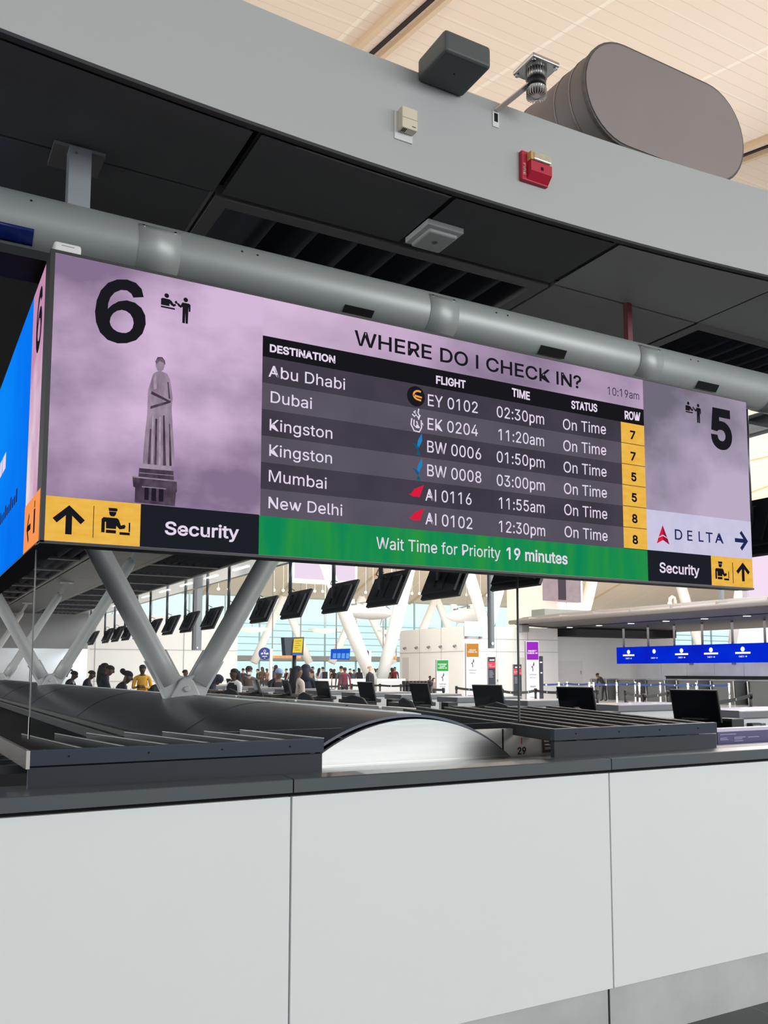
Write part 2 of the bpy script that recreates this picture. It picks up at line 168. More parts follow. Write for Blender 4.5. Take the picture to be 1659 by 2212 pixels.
# ---- lettering: outlines of a plain grotesque, cap height 0.509 per unit
GL = {'-':(453,['114 244 114 188 337 188 337 244']),'0':(453,['263 -3 295 7 323 24 348 48 368 77 384 113 396 155 403 202 405 254 403 306 396 353 384 395 368 431 348 461 323 484 295 502 262 512 227 516 191 512 159 502 130 484 106 461 85 431 69 395 57 353 50 306 48 254 50 202 57 155 69 113 85 77 105 48 130 24 158 7 191 -3 227 -7','203 52 182 60 163 74 147 92 134 116 123 144 115 176 109 254 115 332 123 365 134 393 147 416 163 435 182 449 203 457 227 460 250 457 271 449 290 435 306 416 320 393 330 365 338 332 344 254 338 176 330 144 320 116 306 92 290 74 271 60 250 52 227 50']),'1':(453,['198 509 86 427 86 358 212 448 212 0 276 0 276 509']),'2':(453,['389 0 389 57 153 58 317 235 363 299 371 318 380 354 379 398 372 423 361 445 346 465 328 482 306 497 281 507 254 513 225 516 196 513 168 507 143 496 121 482 102 464 86 442 75 418 68 391 66 362 127 362 128 381 132 398 148 427 172 447 188 454 224 460 258 455 287 441 308 419 315 405 319 389 319 356 311 327 282 282 64 47 64 0']),'3':(453,['251 -5 281 2 309 12 333 27 354 45 370 66 383 90 390 116 393 145 391 173 383 198 371 222 354 244 333 262 308 276 279 286 247 290 211 289 211 278 372 461 372 509 70 509 70 452 288 450 157 299 157 248 229 246 275 234 306 211 316 196 328 163 328 125 323 108 315 93 291 69 275 61 239 51 219 50 182 54 150 66 126 87 112 115 109 132 44 132 48 104 57 79 70 57 88 38 108 22 133 10 159 1 188 -5 218 -7']),'4':(453,['413 105 413 163 109 164 311 509 247 509 40 158 40 105','! 343 0 343 318 282 318 282 0']),'5':(453,['253 -4 282 3 309 15 332 32 352 52 369 76 381 102 388 132 391 163 390 187 386 210 370 251 358 269 330 299 294 321 274 328 229 334 194 330 162 318 151 452 366 452 366 509 96 509 67 253 128 246 139 255 167 268 201 276 238 275 257 270 275 262 290 251 314 221 326 183 328 162 322 122 314 104 291 75 276 64 259 56 241 51 221 50 188 54 173 60 148 78 130 102 122 130 60 130 63 105 71 82 83 60 99 41 118 25 140 11 165 1 192 -5 221 -7']),'6':(453,['257 -4 284 3 310 14 333 30 352 50 368 73 379 98 387 127 389 157 387 187 380 215 370 240 355 262 337 280 316 295 291 305 265 312 235 314 208 311 184 302 165 288 148 261 322 509 252 509 112 302 93 268 80 239 65 187 66 130 73 101 84 74 100 51 119 31 142 15 168 3 196 -4 226 -7','207 50 190 55 160 73 148 86 138 102 126 138 126 179 138 214 148 229 174 252 207 264 245 264 263 259 293 241 304 228 322 196 326 178 326 137 322 119 314 101 293 73 263 55 245 50 226 48']),'7':(453,['165 0 391 449 391 509 62 509 62 452 323 450 97 0']),'8':(453,['259 -5 289 1 317 11 341 25 362 42 378 62 391 84 398 109 401 135 395 176 387 195 365 228 351 241 319 260 323 276 343 289 359 308 372 330 379 354 382 380 379 405 373 429 361 450 346 469 328 485 306 498 282 508 255 514 226 516 197 514 170 508 146 498 124 485 106 469 90 450 79 429 73 405 70 380 73 354 80 330 93 308 109 289 129 276 134 260 117 252 87 228 65 195 53 156 54 109 62 84 74 62 91 42 111 25 136 11 163 1 193 -5 226 -7','205 50 167 60 139 79 129 91 121 106 115 139 117 157 130 189 140 202 169 223 187 230 206 234 247 234 283 223 312 202 322 189 335 157 337 139 331 106 323 91 313 79 285 60 248 50','209 291 193 294 178 300 154 318 138 344 134 359 134 392 138 407 153 432 164 442 177 449 208 459 244 459 260 455 288 442 308 420 318 392 318 359 314 344 307 330 287 308 260 294 244 291']),'9':(453,['196 513 168 506 143 494 120 479 101 459 85 436 73 411 66 382 64 352 66 321 72 294 83 269 98 247 116 229 137 214 161 203 188 197 232 195 268 207 295 229 304 248 130 0 200 0 315 168 359 240 373 270 382 296 389 347 387 378 380 408 368 434 352 458 333 478 310 494 285 506 256 513 226 516','245 459 263 454 279 446 305 422 322 390 326 371 326 330 322 312 305 280 293 267 263 249 226 243 207 245 174 257 148 280 138 295 131 313 125 352 131 390 138 407 148 423 174 446 190 454 207 459']),':':(188,['107 -3 118 1 128 9 140 29 140 53 135 64 118 81 95 87 73 81 55 64 51 53 51 29 55 18 73 1 83 -3','107 272 128 284 140 304 140 328 128 349 118 356 95 362 83 360 63 349 55 339 51 328 51 304 55 294 63 284 83 272']),'?':(358,['194 152 196 192 204 216 219 235 275 276 292 292 306 311 316 332 322 356 324 382 322 407 316 430 306 451 292 470 275 486 255 498 232 508 206 514 178 516 151 514 126 508 103 499 82 487 64 471 49 452 38 430 30 406 27 378 92 378 94 396 99 412 115 437 137 453 163 461 193 461 220 452 242 436 257 413 262 384 260 365 255 349 247 334 223 309 194 289 157 258 141 230 136 211 132 152','176 -3 186 1 196 9 208 29 208 53 196 73 176 85 152 85 131 73 124 64 118 41 124 18 141 1 152 -3']),'A':(480,['85 0 191 302 245 478 232 478 244 438 395 0 463 0 276 509 201 509 16 0','! 370 142 370 199 110 199 110 142']),'B':(456,['247 0 284 2 317 8 344 18 368 31 386 48 400 67 410 88 416 111 418 136 416 161 411 184 391 220 378 234 363 245 331 260 343 278 368 295 387 320 397 353 396 398 390 421 381 442 367 461 350 477 329 491 304 501 274 507 241 509 60 509 60 0','125 231 248 231 289 225 306 218 333 197 350 169 354 153 353 115 344 96 330 80 309 67 281 60 245 57 125 57','125 452 240 452 270 449 294 442 313 429 326 412 333 393 336 372 335 355 330 340 314 314 302 304 273 290 238 285 125 285']),'C':(510,['293 -6 317 -2 363 13 383 24 420 53 435 71 459 112 473 160 408 160 404 144 389 114 369 90 330 65 300 56 267 53 237 56 210 63 184 76 161 94 141 117 125 145 113 177 106 213 103 254 106 295 113 332 125 364 141 391 161 414 184 432 209 445 237 453 267 456 300 453 344 437 369 418 389 395 404 365 408 348 473 348 459 397 435 438 419 456 383 485 362 496 317 511 267 516 225 512 186 501 150 484 119 459 92 429 70 393 53 352 44 305 40 254 44 203 53 157 70 115 92 79 119 49 150 25 186 7 225 -3 267 -7']),'D':(502,['268 3 312 14 351 31 384 54 411 83 433 119 449 159 458 205 462 255 458 306 449 351 433 391 412 426 385 455 353 478 315 495 273 505 225 509 93 509 93 452 221 452 258 449 291 441 320 428 344 410 364 388 379 361 390 329 397 294 399 255 397 216 390 181 379 149 363 122 343 99 318 81 288 68 254 60 215 57 96 57 96 0 219 0','! 60 509 60 0 125 0 125 509']),'E':(419,['375 0 375 57 125 57 125 229 355 229 355 286 125 286 125 452 372 452 372 509 60 509 60 0']),'F':(410,['125 0 125 221 346 221 346 278 125 278 125 452 369 452 369 509 60 509 60 0']),'G':(520,['308 -4 344 5 377 19 406 38 431 62 451 91 466 124 475 160 478 200 478 256 283 256 283 199 434 199 415 202 413 173 407 147 396 123 382 102 365 85 345 71 322 61 296 55 269 53 238 56 210 63 184 76 161 95 141 117 125 145 113 177 106 213 103 254 106 295 113 332 125 364 141 392 160 414 183 432 209 445 236 453 265 456 300 453 344 436 368 417 387 393 408 349 474 349 460 395 436 436 421 453 384 483 340 504 316 510 265 516 223 512 184 501 149 484 117 459 91 429 69 393 53 352 43 305 40 254 43 203 53 157 69 116 91 79 118 49 149 25 185 7 225 -3 269 -7']),'H':(517,['125 0 125 232 392 232 392 0 457 0 457 509 392 509 392 289 125 289 125 509 60 509 60 0']),'I':(185,['125 0 125 509 60 509 60 0']),'K':(467,['125 0 125 509 60 509 60 0','! 229 276 448 509 364 509 199 331 104 216 104 145','! 449 0 228 309 188 259 372 0']),'L':(393,['361 0 361 57 125 57 125 509 60 509 60 0']),'M':(628,['122 0 122 291 115 457 286 0 342 0 456 291 510 457 504 0 568 0 568 509 476 509 352 187 307 49 322 49 152 509 60 509 60 0']),'N':(523,['125 0 125 291 119 454 108 452 387 0 463 0 463 509 399 509 399 195 405 54 414 55 388 107 136 509 60 509 60 0']),'O':(533,['309 -3 348 7 384 25 415 49 442 79 464 115 480 157 490 203 493 254 490 305 480 352 464 393 442 429 415 459 384 484 348 501 309 512 267 516 225 512 186 501 150 484 119 459 92 429 70 393 53 352 44 305 40 254 44 203 53 157 70 115 92 79 119 49 150 25 186 7 225 -3 267 -7','237 55 210 63 184 76 161 94 142 117 125 144 113 176 106 213 103 254 106 295 113 332 125 364 142 392 161 415 184 433 210 445 237 453 267 456 296 453 324 446 349 433 372 415 392 392 408 365 420 332 428 295 430 254 428 213 420 176 408 144 392 116 372 94 349 76 324 63 296 55 267 53']),'P':(445,['125 0 125 452 257 451 279 446 297 439 324 416 333 402 343 367 343 328 333 294 324 279 312 266 297 256 279 248 233 242 109 242 109 186 235 186 272 188 305 195 332 207 356 223 375 243 390 265 400 291 407 318 409 348 407 377 400 404 390 430 375 452 356 471 332 487 305 499 272 506 235 509 60 509 60 0']),'R':(449,['125 0 125 452 258 451 298 440 325 419 334 405 344 371 344 333 334 300 325 287 313 276 298 267 280 260 258 256 96 255 96 198 236 198 273 200 305 206 333 217 356 232 376 250 390 271 401 296 407 323 409 352 407 381 401 408 390 433 376 455 356 473 333 489 305 500 273 506 236 509 60 509 60 0','! 428 0 303 229 230 229 353 0']),'S':(447,['261 -7 294 0 323 11 349 25 370 43 386 64 399 87 406 112 407 161 395 198 384 213 359 238 312 264 212 293 169 308 142 324 122 345 117 359 115 376 121 405 139 430 167 448 185 454 225 459 254 456 280 449 302 437 320 421 332 402 337 378 401 378 398 403 390 427 377 449 360 468 340 484 316 498 289 508 259 514 227 516 195 514 165 508 138 498 113 484 92 468 75 448 62 425 54 400 52 372 56 341 67 313 86 289 112 269 145 253 184 239 296 205 322 189 340 168 346 139 344 122 338 106 317 79 286 60 246 50 224 49 185 53 150 66 123 88 114 102 104 137 38 137 42 109 51 83 64 60 81 40 102 23 128 9 156 -1 188 -7 224 -9']),'T':(449,['193 452 193 0 257 0 257 452 417 452 417 509 32 509 32 452']),'U':(517,['297 -6 332 2 363 15 391 33 414 55 433 80 446 108 454 140 457 173 457 509 393 509 393 178 391 155 377 113 364 95 349 80 331 68 309 59 285 53 232 53 208 59 187 68 169 80 153 95 141 113 132 133 126 155 124 178 124 509 60 509 60 173 63 140 71 108 85 80 103 55 126 33 154 15 186 2 220 -6 259 -8']),'W':(686,['230 0 318 323 350 475 336 475 351 391 455 0 530 0 670 509 603 509 523 196 488 40 497 40 380 509 306 509 224 196 193 40 82 509 16 509 155 0']),'Y':(472,['268 0 268 208 455 509 381 509 260 310 224 230 250 230 231 274 91 509 16 509 203 208 203 0']),'a':(389,['199 -4 229 8 252 25 277 0 337 0 337 251 335 278 330 301 322 320 300 350 271 369 255 375 208 384 173 383 133 375 95 358 64 331 51 313 41 291 100 274 104 283 127 309 149 322 178 330 212 330 240 322 260 307 272 285 276 257 271 240 257 231 125 211 92 200 64 184 43 161 36 146 30 108 32 84 38 63 60 29 76 15 94 5 115 -3 160 -9','156 46 130 52 109 64 96 82 93 93 93 118 97 130 112 147 147 163 267 184 276 190 276 138 274 122 263 93 242 68 211 51 192 47']),'b':(424,['260 -6 288 3 313 16 336 34 355 57 370 84 381 116 388 151 390 189 388 227 381 261 370 293 354 320 335 342 313 361 287 374 259 382 207 383 171 373 137 346 114 509 53 509 53 0 112 0 123 50 159 12 189 -3 208 -7','198 49 179 55 162 65 147 78 135 95 125 115 118 138 114 162 114 216 118 241 134 282 147 299 161 312 178 322 198 328 220 330 243 328 262 322 280 311 295 298 307 281 323 239 327 215 327 163 323 139 316 117 306 97 294 80 279 66 262 55 242 49 220 47']),'c':(396,['244 -5 277 5 306 21 331 43 350 70 363 102 304 117 297 98 279 73 253 55 207 46 184 49 163 55 145 66 130 80 118 97 108 117 102 139 96 187 98 212 108 258 130 296 145 310 163 321 184 328 207 330 242 325 270 311 284 297 303 262 362 277 349 308 330 335 305 356 260 377 226 384 174 382 144 374 117 360 93 341 72 318 56 291 44 260 37 225 34 187 37 150 44 116 56 85 72 58 93 35 117 16 144 3 174 -5 207 -8']),'e':(404,['237 -7 261 -3 283 4 302 14 335 39 348 55 358 72 365 91 306 105 294 82 276 65 254 53 227 47 190 48 169 53 151 61 135 73 121 88 110 106 102 127 96 178 97 231 109 270 131 301 146 313 164 323 183 328 205 330 227 328 246 323 263 314 277 301 298 269 304 248 310 202 338 221 75 221 75 169 371 169 370 227 365 256 347 305 334 324 303 355 285 366 266 374 226 383 172 382 142 373 115 359 91 340 71 317 55 290 44 258 36 224 34 187 37 150 44 116 56 85 72 58 92 35 117 16 145 3 177 -5 212 -8']),'f':(254,['142 0 143 435 147 449 154 460 164 468 195 474 227 468 243 521 212 529 169 529 135 519 120 510 96 486 87 470 82 452 81 0','! 6 379 6 327 228 327 228 379']),'g':(425,['237 -149 265 -144 291 -136 314 -124 334 -109 350 -90 363 -67 370 -40 372 -9 372 379 313 379 279 356 253 373 218 383 166 382 138 374 112 361 90 342 71 320 55 293 43 263 36 229 34 191 36 154 43 120 55 90 71 65 90 43 113 27 138 14 165 7 217 6 236 10 266 23 287 41 311 -6 308 -34 298 -58 282 -75 261 -87 236 -95 187 -96 154 -88 131 -74 101 -41 51 -69 59 -84 82 -110 114 -132 156 -146 207 -151','183 61 163 66 145 76 131 88 118 104 102 144 96 193 102 241 118 282 130 298 145 312 163 322 182 328 205 330 227 328 247 322 264 312 279 299 291 283 307 242 311 219 311 166 307 142 300 121 278 87 264 75 246 66 227 61 205 59']),'h':(410,['115 248 119 266 126 283 147 308 176 324 192 328 210 329 235 326 256 318 273 304 286 286 293 263 296 235 296 0 357 0 357 240 355 271 350 298 341 321 328 340 313 356 295 369 252 383 200 382 175 374 152 362 132 344 116 319 102 287 114 287 114 509 53 509 53 0 114 0']),'i':(167,['114 0 114 379 53 379 53 0','95 444 105 448 121 463 125 472 125 494 121 504 105 518 84 524 63 518 47 504 41 483 47 463 63 448 73 444']),'l':(189,['147 -2 181 3 170 54 135 53 120 62 114 83 114 509 53 509 53 84 55 59 62 37 74 20 91 8 112 0']),'m':(610,['114 0 115 257 119 274 126 289 145 312 171 326 185 329 220 328 238 322 253 311 265 297 272 280 274 260 274 0 335 0 336 263 345 290 363 312 387 326 402 329 438 329 456 323 473 313 485 298 493 279 496 254 496 0 557 0 557 255 555 283 550 307 541 328 529 346 514 361 497 372 478 380 458 385 417 385 381 375 350 356 326 329 312 295 321 295 314 320 303 342 287 361 268 375 245 383 219 386 187 382 158 368 132 346 112 379 53 379 53 0']),'n':(410,['115 248 119 266 126 283 147 308 176 324 192 328 210 329 235 326 256 318 273 304 286 286 293 263 296 235 296 0 357 0 357 240 355 271 350 298 341 321 328 340 313 356 295 369 252 383 200 382 175 374 152 362 132 344 116 319 102 287 112 287 112 379 53 379 53 0 114 0']),'o':(415,['241 -5 271 3 299 16 323 35 343 58 359 85 371 116 379 150 381 187 379 225 371 260 359 291 343 318 323 341 299 360 271 374 241 382 207 384 174 382 144 374 117 360 93 341 72 318 56 291 44 260 37 225 34 187 37 150 44 116 56 85 72 58 93 35 117 16 144 3 174 -5 207 -8','184 49 163 55 145 66 130 80 118 97 108 117 102 139 96 187 98 212 108 258 130 296 145 310 163 321 184 328 207 330 231 328 252 321 270 310 285 296 298 278 314 236 318 212 319 187 314 139 298 97 285 80 270 66 252 55 231 49 207 46']),'p':(424,['114 -143 159 12 189 -3 208 -7 260 -6 288 3 313 16 336 34 355 57 370 84 381 116 388 151 390 189 388 227 381 261 370 293 354 320 335 342 313 361 287 374 259 382 207 383 171 373 137 346 112 379 53 379 53 -143','198 49 179 55 162 65 147 78 135 95 125 115 118 138 114 162 114 216 118 241 134 282 147 299 161 312 178 322 198 328 220 330 243 328 262 322 280 311 295 298 307 281 323 239 327 215 327 163 323 139 316 117 306 97 294 80 279 66 262 55 242 49 220 47']),'r':(259,['114 0 115 254 126 284 135 296 159 315 174 321 207 326 243 322 243 384 191 383 171 377 152 367 124 339 112 379 53 379 53 0']),'s':(365,['210 -7 236 -2 260 6 281 18 298 31 312 47 323 65 329 85 331 107 328 131 320 153 306 171 287 187 261 200 172 223 136 235 124 243 115 253 110 264 111 292 119 305 131 317 147 326 166 331 187 333 210 331 228 325 243 316 254 304 268 277 324 290 318 308 299 339 286 352 254 372 234 379 212 383 161 383 137 378 95 360 65 332 55 314 49 295 47 274 50 249 58 227 72 208 92 192 118 180 149 170 212 155 243 144 254 136 262 126 268 103 265 88 258 74 244 62 227 53 206 47 181 45 160 47 141 52 124 60 111 72 101 87 94 107 36 94 41 73 50 54 76 24 93 12 112 3 157 -7']),'t':(227,['65 93 68 64 77 41 92 21 113 7 138 -1 168 -4 213 2 202 54 156 51 144 55 136 61 130 70 127 83 126 471 65 471','! 6 379 6 327 204 327 204 379']),'u':(410,['209 -3 234 5 257 17 277 35 294 60 307 92 298 92 298 0 357 0 357 379 296 379 295 132 283 97 263 71 234 55 218 51 200 50 175 53 154 61 137 75 124 94 116 117 114 144 114 379 53 379 54 109 60 82 69 59 82 39 97 23 115 11 135 2 158 -3 182 -5']),'w':(567,['199 0 248 172 291 338 277 338 368 0 429 0 545 379 480 379 434 214 391 41 402 41 382 136 316 379 252 379 206 214 165 41 175 41 168 75 87 379 23 379 138 0']),'y':(389,['82 -145 125 -141 153 -128 177 -107 196 -77 371 379 305 379 224 155 184 21 206 21 187 87 84 379 17 379 163 -1 145 -51 130 -74 113 -86 94 -90 61 -86 47 -139'])}
def grow(lp, d):
    """move every corner of an outline d to its right-hand side (outer outlines grow, counters shrink)"""
    n = len(lp); out = []
    for i in range(n):
        a, b, c = lp[i-1], lp[i], lp[(i+1) % n]; u = (b[0]-a[0], b[1]-a[1]); v = (c[0]-b[0], c[1]-b[1]); lu = math.hypot(*u) or 1; lv = math.hypot(*v) or 1
        n1 = (u[1]/lu, -u[0]/lu); n2 = (v[1]/lv, -v[0]/lv); m = (n1[0]+n2[0], n1[1]+n2[1]); q = m[0]*m[0]+m[1]*m[1]
        k = min(2*d/q, 1.6*d/math.sqrt(q)) if q > 1e-6 else 0; out.append((b[0]+m[0]*k, b[1]+m[1]*k))
    return type(lp)(out)
class Over(list): pass          # an outline that overlaps another of the same letter: filled in a second pass
GL = {k: (a, [(Over if c[0] == '!' else list)((int(t[i]), int(t[i+1])) for i in range(0, len(t), 2)) for c, t in ((c, c.strip('! ').split()) for c in cs)]) for k, (a, cs) in GL.items()}
def text_width(t): return sum((GL[c][0] if c != ' ' else 200) for c in t)
def text_loops(t, p0, p1, cap):
    """loops of text t with its baseline from p0 to p1 (2-D) and the given cap height"""
    W = text_width(t)-60; dx, dy = p1[0]-p0[0], p1[1]-p0[1]; kx = 1/W; ky = cap/509; out = []; x = -30
    for c in t:
        if c == ' ': x += 200; continue
        for lp in GL[c][1]: out.append(type(lp)((p0[0]+(x+px)*kx*dx, p0[1]+(x+px)*kx*dy+py*ky) for px, py in lp))
        x += GL[c][0]
    return out
def loops_mesh(loops, off=0):
    """filled 2-D outlines -> (verts, faces); off thickens the strokes"""
    if off: loops = [grow(lp, off) for lp in loops]; off = 0
    ov = [lp for lp in loops if isinstance(lp, Over)]
    if ov:
        v1, f1 = loops_mesh([lp for lp in loops if not isinstance(lp, Over)], off); v2, f2 = loops_mesh([list(lp) for lp in ov], off)
        return v1+v2, f1+[tuple(i+len(v1) for i in f) for f in f2]
    k = 100.
    cu = bpy.data.curves.new('loops', 'CURVE'); cu.dimensions = '2D'; cu.fill_mode = 'BOTH'
    for lp in loops:
        sp = cu.splines.new('POLY'); sp.points.add(len(lp)-1); sp.use_cyclic_u = True
        for q, (a, b) in zip(sp.points, lp): q.co = (a*k, b*k, 0, 1)
    o = bpy.data.objects.new('loops', cu); COL.objects.link(o); bpy.context.view_layer.update()
    e = o.evaluated_get(bpy.context.evaluated_depsgraph_get()); me = e.to_mesh()
    vs = [(v.co[0]/k, v.co[1]/k) for v in me.vertices]; fs = [tuple(p.vertices) for p in me.polygons]
    e.to_mesh_clear(); bpy.data.objects.remove(o); bpy.data.curves.remove(cu)
    return vs, fs
def flat(mb, loops, f, mi=0, off=0):
    vs, fs = loops_mesh(loops, off); return mb.add([f(*v) for v in vs], fs, mi)
def circle(c, r, n=28, ry=None): return [(c[0]+r*math.cos(2*math.pi*k/n), c[1]+(ry or r)*math.sin(2*math.pi*k/n)) for k in range(n)]
def rect(x0, y0, x1, y1): return [(x0, y0), (x1, y0), (x1, y1), (x0, y1)]
def stroke(pts, w_):
    """a line of width w_ as closed loops, one per segment joined with round dots"""
    L = []; R_ = []
    for i, (x, y) in enumerate(pts):
        a = pts[max(i-1, 0)]; b = pts[min(i+1, len(pts)-1)]; dx, dy = b[0]-a[0], b[1]-a[1]; d = math.hypot(dx, dy) or 1
        L.append((x-dy/d*w_/2, y+dx/d*w_/2)); R_.append((x+dy/d*w_/2, y-dx/d*w_/2))
    return L+R_[::-1]
def place(poly, ox, oy, k, kx=None): return [(ox+x*(kx or k), oy-y*k) for x, y in poly]

# ---- shared surfaces
M_white = mat('white_laminate', (236, 240, 240), .34, var=.015, scale=1.5, coat=.15)
M_char = mat('charcoal_coping', (74, 81, 86), .36, var=.05, scale=4, coat=.2)
M_steel = mat('brushed_steel', (205, 205, 203), .33, 1, var=.08, scale=3, stretch=(1, 1, 14), bump=.02)
M_steel_dirty = mat('scuffed_steel', (218, 219, 218), .42, .55, var=.18, scale=5, bump=.05)
M_black = mat('black_satin_metal', (26, 29, 36), .5, .1, var=.12, scale=5)
M_navy = mat('dark_blue_grey_metal', (38, 46, 60), .35, .3, var=.12, scale=5)
M_pipe = mat('grey_paint', (174, 180, 179), .46, .3, var=.05, scale=4)
M_gap = mat('shadow_gap', (10, 10, 12), .9)
M_plastic_w = mat('white_plastic', (228, 228, 228), .45)
M_plastic_b = mat('black_plastic', (24, 25, 29), .45)
M_col = mat('column_paint', (214, 215, 213), .42, .1, var=.03)
M_hallwhite = mat('hall_white_panels', (232, 230, 227), .5, var=.02, scale=1)
M_screw = mat('bright_screw', (220, 220, 220), .25, 1)

# ---------------------------------------------------------------- setting: floor and roof
def tile_mat(name, rgb, k, gap, rgb2, rough, coat=.15, spec=.5):
    m = mat(name, rgb, rough, var=.08, scale=9, coat=coat, spec=spec); nt = m.node_tree; n = nt.nodes; l = nt.links
    tc = n.new('ShaderNodeTexCoord'); br = n.new('ShaderNodeTexBrick'); br.offset = 0; br.inputs['Scale'].default_value = k
    br.inputs['Mortar Size'].default_value = gap; br.inputs['Brick Width'].default_value = 1; br.inputs['Row Height'].default_value = 1
    l.new(tc.outputs['Object'], br.inputs['Vector'])
    mx = n.new('ShaderNodeMix'); mx.data_type = 'RGBA'; b = n['Principled BSDF']
    old = b.inputs['Base Color'].links[0].from_socket; l.new(old, mx.inputs[6]); mx.inputs[7].default_value = lin(rgb2)
    l.new(br.outputs['Fac'], mx.inputs[0]); l.new(mx.outputs[2], b.inputs['Base Color']); return m
M_floor = tile_mat('dark_floor_tiles', (50, 52, 55), 1.1, .008, (70, 70, 70), .5, 0, .2)
M_floor_far = tile_mat('pale_far_floor', (214, 212, 208), .6, .006, (170, 170, 168), .2)  # far floor coloured pale to carry the whitish reflection on it
f = MB(); f.box(-45, 125, -22, 17, -.2, 0); f.box(-45, 125, 17, 86, -.2, 0, 1)
tag(f.build('floor', [M_floor, M_floor_far]), kind='structure')
M_roof = mat('cream_roof_panels', (244, 226, 208), .6, var=.03, scale=.4)
def roof_pattern():
    m = M_roof; nt = m.node_tree; n = nt.nodes; l = nt.links; b = n['Principled BSDF']
    tc = n.new('ShaderNodeTexCoord'); sp = n.new('ShaderNodeSeparateXYZ'); l.new(tc.outputs['Object'], sp.inputs[0])
    def line(sock, period, width, shift):
        a = n.new('ShaderNodeMath'); a.operation = 'ADD'; a.inputs[1].default_value = shift+400*period; l.new(sock, a.inputs[0])
        q = n.new('ShaderNodeMath'); q.operation = 'MODULO'; q.inputs[1].default_value = period; l.new(a.outputs[0], q.inputs[0])
        c = n.new('ShaderNodeMath'); c.operation = 'LESS_THAN'; c.inputs[1].default_value = width; l.new(q.outputs[0], c.inputs[0]); return c.outputs[0]
    old = b.inputs['Base Color'].links[0].from_socket
    for sock, per, wd, sh, rgb in ((sp.outputs[1], 1.3, .03, .2, (250, 236, 220)), (sp.outputs[0], 3.2, .09, -.55, (255, 242, 226)), (sp.outputs[1], .33, .02, 0, (228, 208, 189))):  # paler lines paint the lit gaps between the roof panels
        mx = n.new('ShaderNodeMix'); mx.data_type = 'RGBA'; l.new(old, mx.inputs[6]); mx.inputs[7].default_value = lin(rgb)
        l.new(line(sock, per, wd, sh), mx.inputs[0]); old = mx.outputs[2]
    l.new(old, b.inputs['Base Color'])
roof_pattern()
ROOF = [(-14, 8.6), (-4, 10.3), (6, 12.2), (16, 14.2), (28, 15.9), (42, 16.2), (54, 14.6), (63, 12.3), (70, 10.2), (76, 8.25)]
def roof_z(y):
    for (a, za), (b, zb) in zip(ROOF, ROOF[1:]):
        if a <= y <= b: return za+(zb-za)*(y-a)/(b-a)
    return ROOF[-1][1]
rf = MB()
ys = [-14+i*1.5 for i in range(61)]
for y0, y1 in zip(ys, ys[1:]):
    rf.add([(-45, y0, roof_z(y0)), (125, y0, roof_z(y0)), (125, y1, roof_z(y1)), (-45, y1, roof_z(y1)),
            (-45, y0, roof_z(y0)+.4), (125, y0, roof_z(y0)+.4), (125, y1, roof_z(y1)+.4), (-45, y1, roof_z(y1)+.4)], [(0, 3, 2, 1), (4, 5, 6, 7)])
tag(rf.build('ceiling', M_roof, fix=False), kind='structure')
M_rib = mat('roof_rib_paint', (222, 196, 164), .6); M_slot = mat('dark_slot', (40, 30, 26), .8)
k = 0
for x in (7.6, 16.6, 23, 30, 37, 44, 51, 58, 65):
    m = MB()
    for i in range(0, 60):
        y0, y1 = ys[i], ys[i+1]; z0, z1 = roof_z(y0), roof_z(y1)
        for (dx, w_, h, mi) in ((-.25, .12, .12, 0), (.12, .09, .03, 1), (.3, .1, .1, 0)) if x < 20 else ((0, .22, .1, 0),):
            m.bar((x+dx, y0, z0-h/2), (x+dx, y1, z1-h/2), w_, h, mi)
    k += 1; tag(m.build('trim_%d' % k, [M_rib, M_slot]), kind='structure')

# ---------------------------------------------------------------- low white end wall of the island
W = thing('counter_end_wall', (1.25, 2.99, 0), 'low white panelled end wall with charcoal coping below the flight board', 'wall')
for x0, x1 in ((-1.4, -.252), (-.245, 1.243), (1.25, 2.741), (2.748, 4.24), (4.247, 5.7)):
    MB().box(x0, x1, 2.992, 3.02, .245, 1.153).build('wall_panel', M_white, W, bevel=.002)
    pr = [(2.975, 1.169), (2.975, 1.2125), (2.977, 1.2155), (2.981, 1.217), (3.075, 1.2205), (3.6, 1.176), (3.6, 1.169)]
    MB().prism(pr, lambda p, q, t: (t, p, q), x0-.001, x1+.001).build('coping_cap', M_char, W)
MB().box(-1.4, 5.7, 3.012, 3.6, 1.153, 1.169).build('shadow_gap', M_gap, W)
MB().box(-1.4, 5.7, 3.035, 3.5, .02, 1.153).build('wall_core', M_gap, W)
for x0, x1 in ((-1.4, 1.27), (1.278, 2.742), (2.754, 5.7)):
    MB().box(x0, x1, 3.028, 3.05, 0, .25).build('kick_plate', M_steel_dirty, W)

